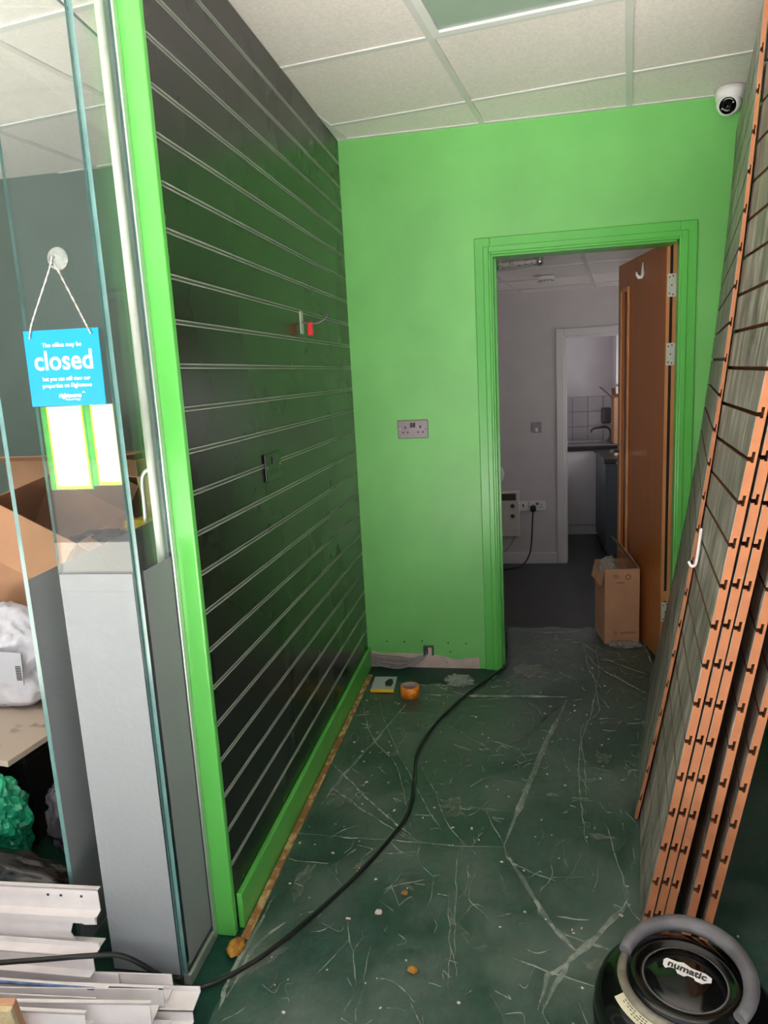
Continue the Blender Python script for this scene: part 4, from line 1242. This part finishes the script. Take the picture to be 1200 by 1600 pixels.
MB().tube([(0.47, 1.077, FC - 0.03), (0.90, 1.003, FC - 0.03)], 0.022, 14).build('tube_cover', 'polythene', em)
MB().tube([(0.46, 1.079, FC - 0.026), (0.91, 1.001, FC - 0.026)], 0.011, 10).build('tube', 'white', em)
MB().tube([(0.895, 1.004, FC - 0.028), (0.93, 0.998, FC - 0.028)], 0.025, 14).build('end_cap', 'steel', em)
MB().tube([(0.60, 1.055, FC - 0.031), (0.675, 1.043, FC - 0.031)], 0.0235, 14).build('indicator', 'greenlamp', em)
MB().lathe([(0, 0), (0.075, 0), (0.07, -0.006), (0, -0.007)][::-1], Matrix.Translation((0.95, 1.03, FC)), 24).build('ceiling_rose', 'bar', em)
lf2 = empty('ceiling_batten', (1.42, 0.84, FC), 'flat metal edged lamp above the open door', 'lamp')
MB().box(1.29, 1.62, 0.815, 0.90, FC - 0.022, FC - 0.0005).build('housing', 'bar', lf2, bevel=0.006)
MB().box(1.29, 1.62, 0.806, 0.8149, FC - 0.02, FC - 0.008).build('trim', 'steel', lf2)

# kitchen
ku = empty('kitchen_unit', (1.6, 4.3, FZ), 'white kitchen base unit seen through the inner doorway', 'cabinet')
MB().box(1.202, 1.70, 4.19, 4.78, FZ, 0.602).build('carcass', 'farwall', ku)
MB().box(1.206, 1.698, 4.172, 4.19, FZ + 0.1, 0.598).build('front_panel', 'fartrim', ku, bevel=0.002)
MB().box(1.206, 1.698, 4.18, 4.19, FZ, FZ + 0.095).build('plinth', 'fartrim', ku)
tag(MB().box(1.202, 2.25, 4.15, 4.785, 0.605, 0.645).build('worktop', 'worktop', bevel=0.004), 'dark kitchen worktop with the sink let into it', 'worktop')
sk = empty('sink', (1.55, 4.45, 0.645), 'stainless steel sink in the dark kitchen worktop', 'sink')
MB().box(1.26, 1.95, 4.22, 4.24, 0.646, 0.655).box(1.26, 1.95, 4.68, 4.70, 0.646, 0.655).box(1.26, 1.28, 4.24, 4.68, 0.646, 0.655).box(1.93, 1.95, 4.24, 4.68, 0.646, 0.655).build('rim', 'steel', sk, bevel=0.003)
MB().box(1.28, 1.93, 4.24, 4.68, 0.6455, 0.649).build('drainer', 'steel', sk)
tpk = empty('kitchen_tap', (1.70, 4.6, 0.65), 'chrome swan neck tap over the kitchen sink', 'tap')
MB().tube(smooth_path([(1.74, 4.6, 0.652), (1.74, 4.6, 0.76), (1.70, 4.585, 0.80), (1.60, 4.55, 0.80), (1.545, 4.53, 0.785), (1.54, 4.53, 0.755)], 5), 0.011, 10).build('spout', 'chrome', tpk)
MB().lathe([(0.026, 0), (0.024, 0.03), (0.014, 0.04), (0, 0.04)], Matrix.Translation((1.74, 4.6, 0.6495)), 18).build('body', 'chrome', tpk)
gu = empty('grey_cabinet', (1.85, 3.6, FZ), 'slate grey kitchen unit standing inside the inner doorway', 'cabinet')
MB().box(1.56, 2.1, 3.30, 4.12, FZ, 0.58).build('carcass', 'greyunit', gu, bevel=0.003)
MB().box(1.545, 1.56, 3.30, 4.12, FZ + 0.05, 0.33).build('door_front', 'greyunit', gu, bevel=0.002)
MB().box(1.545, 1.56, 3.30, 4.12, 0.335, 0.57).build('drawer_front', 'greyunit', gu, bevel=0.002)
tag(MB().box(1.53, 2.25, 3.28, 4.14, 0.583, 0.62).build('worktop', 'worktop', bevel=0.004), 'dark worktop on the slate grey kitchen unit', 'worktop')
wc = empty('wall_cabinet', (1.9, 4.6, 1.2), 'pale wall cupboard in the kitchen behind the open door', 'cabinet')
MB().box(1.78, 2.29, 4.46, 4.795, 1.15, 1.95).build('carcass', 'fartrim', wc, bevel=0.003)
MB().lathe([(0.014, 0), (0.012, 0.02), (0, 0.02)], basis((1.80, 4.455, 1.24), (0, -1, 0)), 14).build('knob', 'steel', wc)
open_box('cardboard_box', (1.86, 4.40, 0.655), (0.24, 0.24, 0.46), 0.0, 'open cardboard box with a raised flap on the kitchen worktop', [('left', 0.75, 0.17), ('back', 1.2, 0.1)])
sbt = empty('soap_dispenser', (1.72, 4.72, 0.72), 'grey wall soap dispenser above the kitchen sink', 'dispenser')
MB().box(1.665, 1.765, 4.70, 4.786, 0.83, 1.0).build('body', 'chrome', sbt, bevel=0.02, seg=3)

# ================================================================== NEIGHBOURING BAY: BOXES AND BAGS BEHIND THE GLASS
def carton(name, b, label, rotz=0.0, tape=True):
    x0, x1, y0, y1, z0, z1 = b
    cx, cy = (x0 + x1) / 2, (y0 + y1) / 2
    r = empty(name, (cx, cy, z0), label, 'box', 'cardboard boxes in the neighbouring bay', rot=(0, 0, rotz))
    w, d, h = x1 - x0, y1 - y0, z1 - z0
    MB().box(-w / 2, w / 2, -d / 2, d / 2, 0, h).build('carton', 'card', r, off=(0, 0, 0), bevel=0.004)
    MB().box(-w / 2, -0.002, -d / 2, d / 2, h, h + 0.004).build('flap', 'card', r, off=(0, 0, 0))
    MB().box(0.002, w / 2, -d / 2, d / 2, h, h + 0.004).build('flap', 'card', r, off=(0, 0, 0))
    if tape:
        MB().box(-0.03, 0.03, -d / 2 - 0.001, d / 2 + 0.001, h + 0.004, h + 0.005).build('tape', 'packtape', r, off=(0, 0, 0))
    return r
carton('cardboard_box', (-1.66, -1.0, -1.06, -0.10, 0.0, 0.58), 'large carton on the floor of the neighbouring bay, lowest in the heap')
carton('cardboard_box', (-0.94, -0.46, -0.98, -0.38, 0.0, 0.52), 'carton on the floor just behind the frosted glass')
carton('cardboard_box', (-0.96, -0.46, -0.90, -0.40, 0.525, 0.86), 'carton on top of the one behind the frosted glass, under the torn box', 0.1)
open_box('cardboard_box', (-1.18, -0.86, 0.69), (0.36, 0.40, 0.38), 0.10, 'big tipped open carton with its flap hanging towards the glass', [('right', -0.1, 0.15), ('front', -1.1, 0.18), ('back', 1.3, 0.12)], tilt=(0.12, 0.52), group='cardboard boxes in the neighbouring bay')
open_box('cardboard_box', (-1.30, -0.30, 0.80), (0.5, 0.34, 0.36), -0.1, 'brown carton with flat flaps at the back of the heap', [('right', 0.1, 0.2), ('front', 0.25, 0.12)], group='cardboard boxes in the neighbouring bay')
open_box('cardboard_box', (-0.63, -0.60, 0.90), (0.28, 0.28, 0.26), 0.5, 'torn carton with parcel tape seen through the clear glass', [('left', 0.3, 0.18), ('front', -0.5, 0.16), ('right', 1.1, 0.18)], tilt=(0.15, -0.12), group='cardboard boxes in the neighbouring bay')
tag(blob((-0.62, -0.86, 0.93), (0.12, 0.06, 0.035), 21, 0.3, 7, 4).build('crumpled_tape', 'packtape'), 'wad of yellow parcel tape on the torn carton', 'tape')
tag(blob((-0.80, -0.93, 0.89), (0.13, 0.05, 0.035), 23, 0.35, 8, 4).build('black_film', 'blackbag'), 'crumpled black film below the torn carton', 'film')
# crate with stained board and wrapped parcel
ct = empty('storage_crate', (-1.02, -1.4, 0), 'dark crate carrying the stained board', 'crate')
MB().box(-1.30, -0.80, -1.53, -1.14, 0.0, 0.325).build('body', 'black', ct, bevel=0.01)
MB().box(-1.31, -0.79, -1.54, -1.13, 0.30, 0.33).build('rim', 'black', ct, bevel=0.004)
tag(MB().obox(Matrix.Translation((-1.04, -1.35, 0.342)) @ Matrix.Rotation(-0.12, 4, 'Z'), 0.56, 0.46, 0.02).build('stained_board', 'board', bevel=0.002), 'cream board with brown stains lying on the dark crate', 'board')
pa = empty('wrapped_parcel', (-1.02, -1.25, 0.355), 'white plastic wrapped parcel with an address label', 'parcel')
bm_ = blob((-1.05, -1.21, 0.53), (0.20, 0.13, 0.18), 31, 0.16, 7, 5, 0.354)
bm_.build('wrapping', 'bubble', pa)
MB().obox(Matrix.Translation((-0.985, -1.352, 0.545)) @ Matrix.Rotation(0.06, 4, 'Y'), 0.17, 0.004, 0.115).build('address_label', 'paper', pa)
pk_ = MB()
for k in range(9):
    pk_.box(-0.925 + 0.0042 * 0, -0.905, -1.356, -1.3545, 0.50 + 0.006 * k, 0.503 + 0.006 * k)
for z in (0.58, 0.57, 0.56, 0.53, 0.52):
    pk_.box(-1.045, -1.0 + rnd.uniform(-0.01, 0.03), -1.356, -1.3545, z, z + 0.003)
tag(pk_.build('label_print', 'inkdark', pa), kind='stuff')
tag(blob((-0.88, -1.66, 0.16), (0.15, 0.10, 0.17), 41, 0.2, 11, 5, 0.02, smooth=False).build('green_bag', 'greenbag'), 'crumpled green plastic bag in front of the stained board', 'bag')
tag(blob((-0.74, -1.855, 0.10), (0.31, 0.085, 0.11), 47, 0.3, 3.5, 5, 0.002).build('black_sack', 'blackbag'), 'black bin sack lying behind the white profiles', 'bag')
tag(blob((-0.60, -1.50, 0.14), (0.12, 0.12, 0.15), 53, 0.25, 8, 5, 0.002).build('grey_sack', 'greyplastic'), 'dark grey plastic bundle next to the frosted glass', 'bag')

# ---- heap of white aluminium profiles
def profile(sec, end, length, label, rotz=0.0, roty=0.0, t=0.0028, mat='whitealu', parts=None):
    """open extrusion: thin walls along the polyline `sec` (y, z), running away from `end` towards -x"""
    r = empty('aluminium_profile', end, label, 'profile', 'white aluminium profiles in a heap', rot=(0, roty, rotz))
    mb = MB()
    for seg in sec:
        (a0, b0), (a1, b1) = seg
        d = Vector((a1 - a0, b1 - b0)).normalized()
        n = Vector((-d.y, d.x)) * t / 2
        e = d * t / 2
        q = [(a0 - e.x + n.x, b0 - e.y + n.y), (a0 - e.x - n.x, b0 - e.y - n.y), (a1 + e.x - n.x, b1 + e.y - n.y), (a1 + e.x + n.x, b1 + e.y + n.y)]
        mb.prism(q, lambda u, v, w: (w, u, v), -length, 0)
    mb.build('extrusion', mat, r, off=(0, 0, 0))
    return r
P1 = profile([((0, 0.135), (0, 0.08)), ((0, 0.08), (-0.022, 0.076)), ((-0.026, 0.08), (-0.026, 0.066)), ((-0.022, 0.0), (0.0, 0.0)), ((-0.022, 0.07), (-0.022, 0.078)), ((0, 0.135), (0.012, 0.135))],
             (-0.254, -2.002, 0.125), 0.9, 'tallest profile at the back of the heap with a keyhole cut in its end', 0.02, -0.02)
# front web with the keyhole cut out of its end
MB().prism([(-0.9, 0.0), (-0.0, 0.0), (-0.0, 0.010), (-0.034, 0.012), (-0.046, 0.004), (-0.064, 0.010), (-0.074, 0.034), (-0.064, 0.060), (-0.046, 0.067), (-0.034, 0.058), (0.0, 0.060), (0.0, 0.072), (-0.9, 0.072)],
           lambda u, v, w: (u, w, v), -0.0235, -0.0207).build('front_web', 'whitealu', P1, off=(0, 0, 0))
for x in (-0.045, -0.1, -0.135):
    MB().lathe([(0.0035, 0.0), (0.0035, 0.001), (0, 0.001)], basis((x, -0.0016, 0.118), (0, -1, 0)), 10).build('drilled_hole', 'inkdark', P1, off=(0, 0, 0))
Usec = lambda h, d: [((0, 0), (0, h)), ((0, h), (0.008, h)), ((0, 0), (d, 0)), ((d, 0), (d, h * 0.8))]
Zsec = lambda h, d: [((0, 0), (0, h)), ((0, h), (d, h)), ((d, h), (d, h + 0.012)), ((0, 0), (-0.02, 0))]
profile(Zsec(0.034, 0.03), (-0.245, -2.068, 0.098), 0.9, 'channel with a lipped edge under the tallest profile', 0.02, -0.01)
P3 = profile(Usec(0.042, 0.05), (-0.185, -2.115, 0.056), 0.8, 'open channel with torn blue film along its top edge', 0.05, 0.01)
MB().box(-0.8, -0.03, -0.006, 0.0, 0.0425, 0.0455).build('blue_film', 'bluefilm', P3, off=(0, 0, 0))
profile(Usec(0.045, 0.05), (-0.055, -2.098, 0.052), 0.6, 'short channel reaching furthest towards the green end cap', 0.08, 0.0)
profile(Usec(0.052, 0.05), (-0.06, -2.15, 0.056), 0.6, 'channel with a shaded trough in the middle of the heap', 0.13, 0.02)
profile(Zsec(0.026, 0.055), (0.014, -2.10, 0.022), 0.6, 'low profile at the tip of the heap beside the dust sheet', 0.10, 0.0)
profile(Usec(0.045, 0.05), (-0.19, -2.195, 0.066), 0.6, 'channel lying lowest in front of the heap', 0.10, 0.03)
profile(Usec(0.05, 0.07), (-0.02, -2.195, 0.003), 0.7, 'channel on the floor carrying the front of the heap', 0.1, 0.0)
profile(Usec(0.05, 0.06), (-0.14, -2.115, 0.003), 0.7, 'wide channel on the floor underneath the heap', 0.04, 0.0)
profile(Usec(0.115, 0.03), (-0.30, -2.035, 0.004), 0.7, 'channel on the floor against the frosted glass, under the keyhole profile', 0.02, 0.0)
profile(Usec(0.055, 0.06), (-0.25, -2.26, 0.003), 0.6, 'hidden channel propping the front corner of the heap', 0.08, 0.0)
bp_ = empty('fabric_panel', (-0.36, -2.27, 0.15), 'corner of a beige woven panel on the front of the heap', 'panel', rot=(0.35, 0.1, 0.25))
MB().box(-0.35, 0.06, -0.012, 0.0, -0.08, 0.062).build('woven_face', 'beige', bp_, off=(0, 0, 0), bevel=0.002)
MB().box(-0.35, 0.062, 0.0, 0.014, -0.08, 0.064).build('backing', 'card', bp_, off=(0, 0, 0), bevel=0.002)
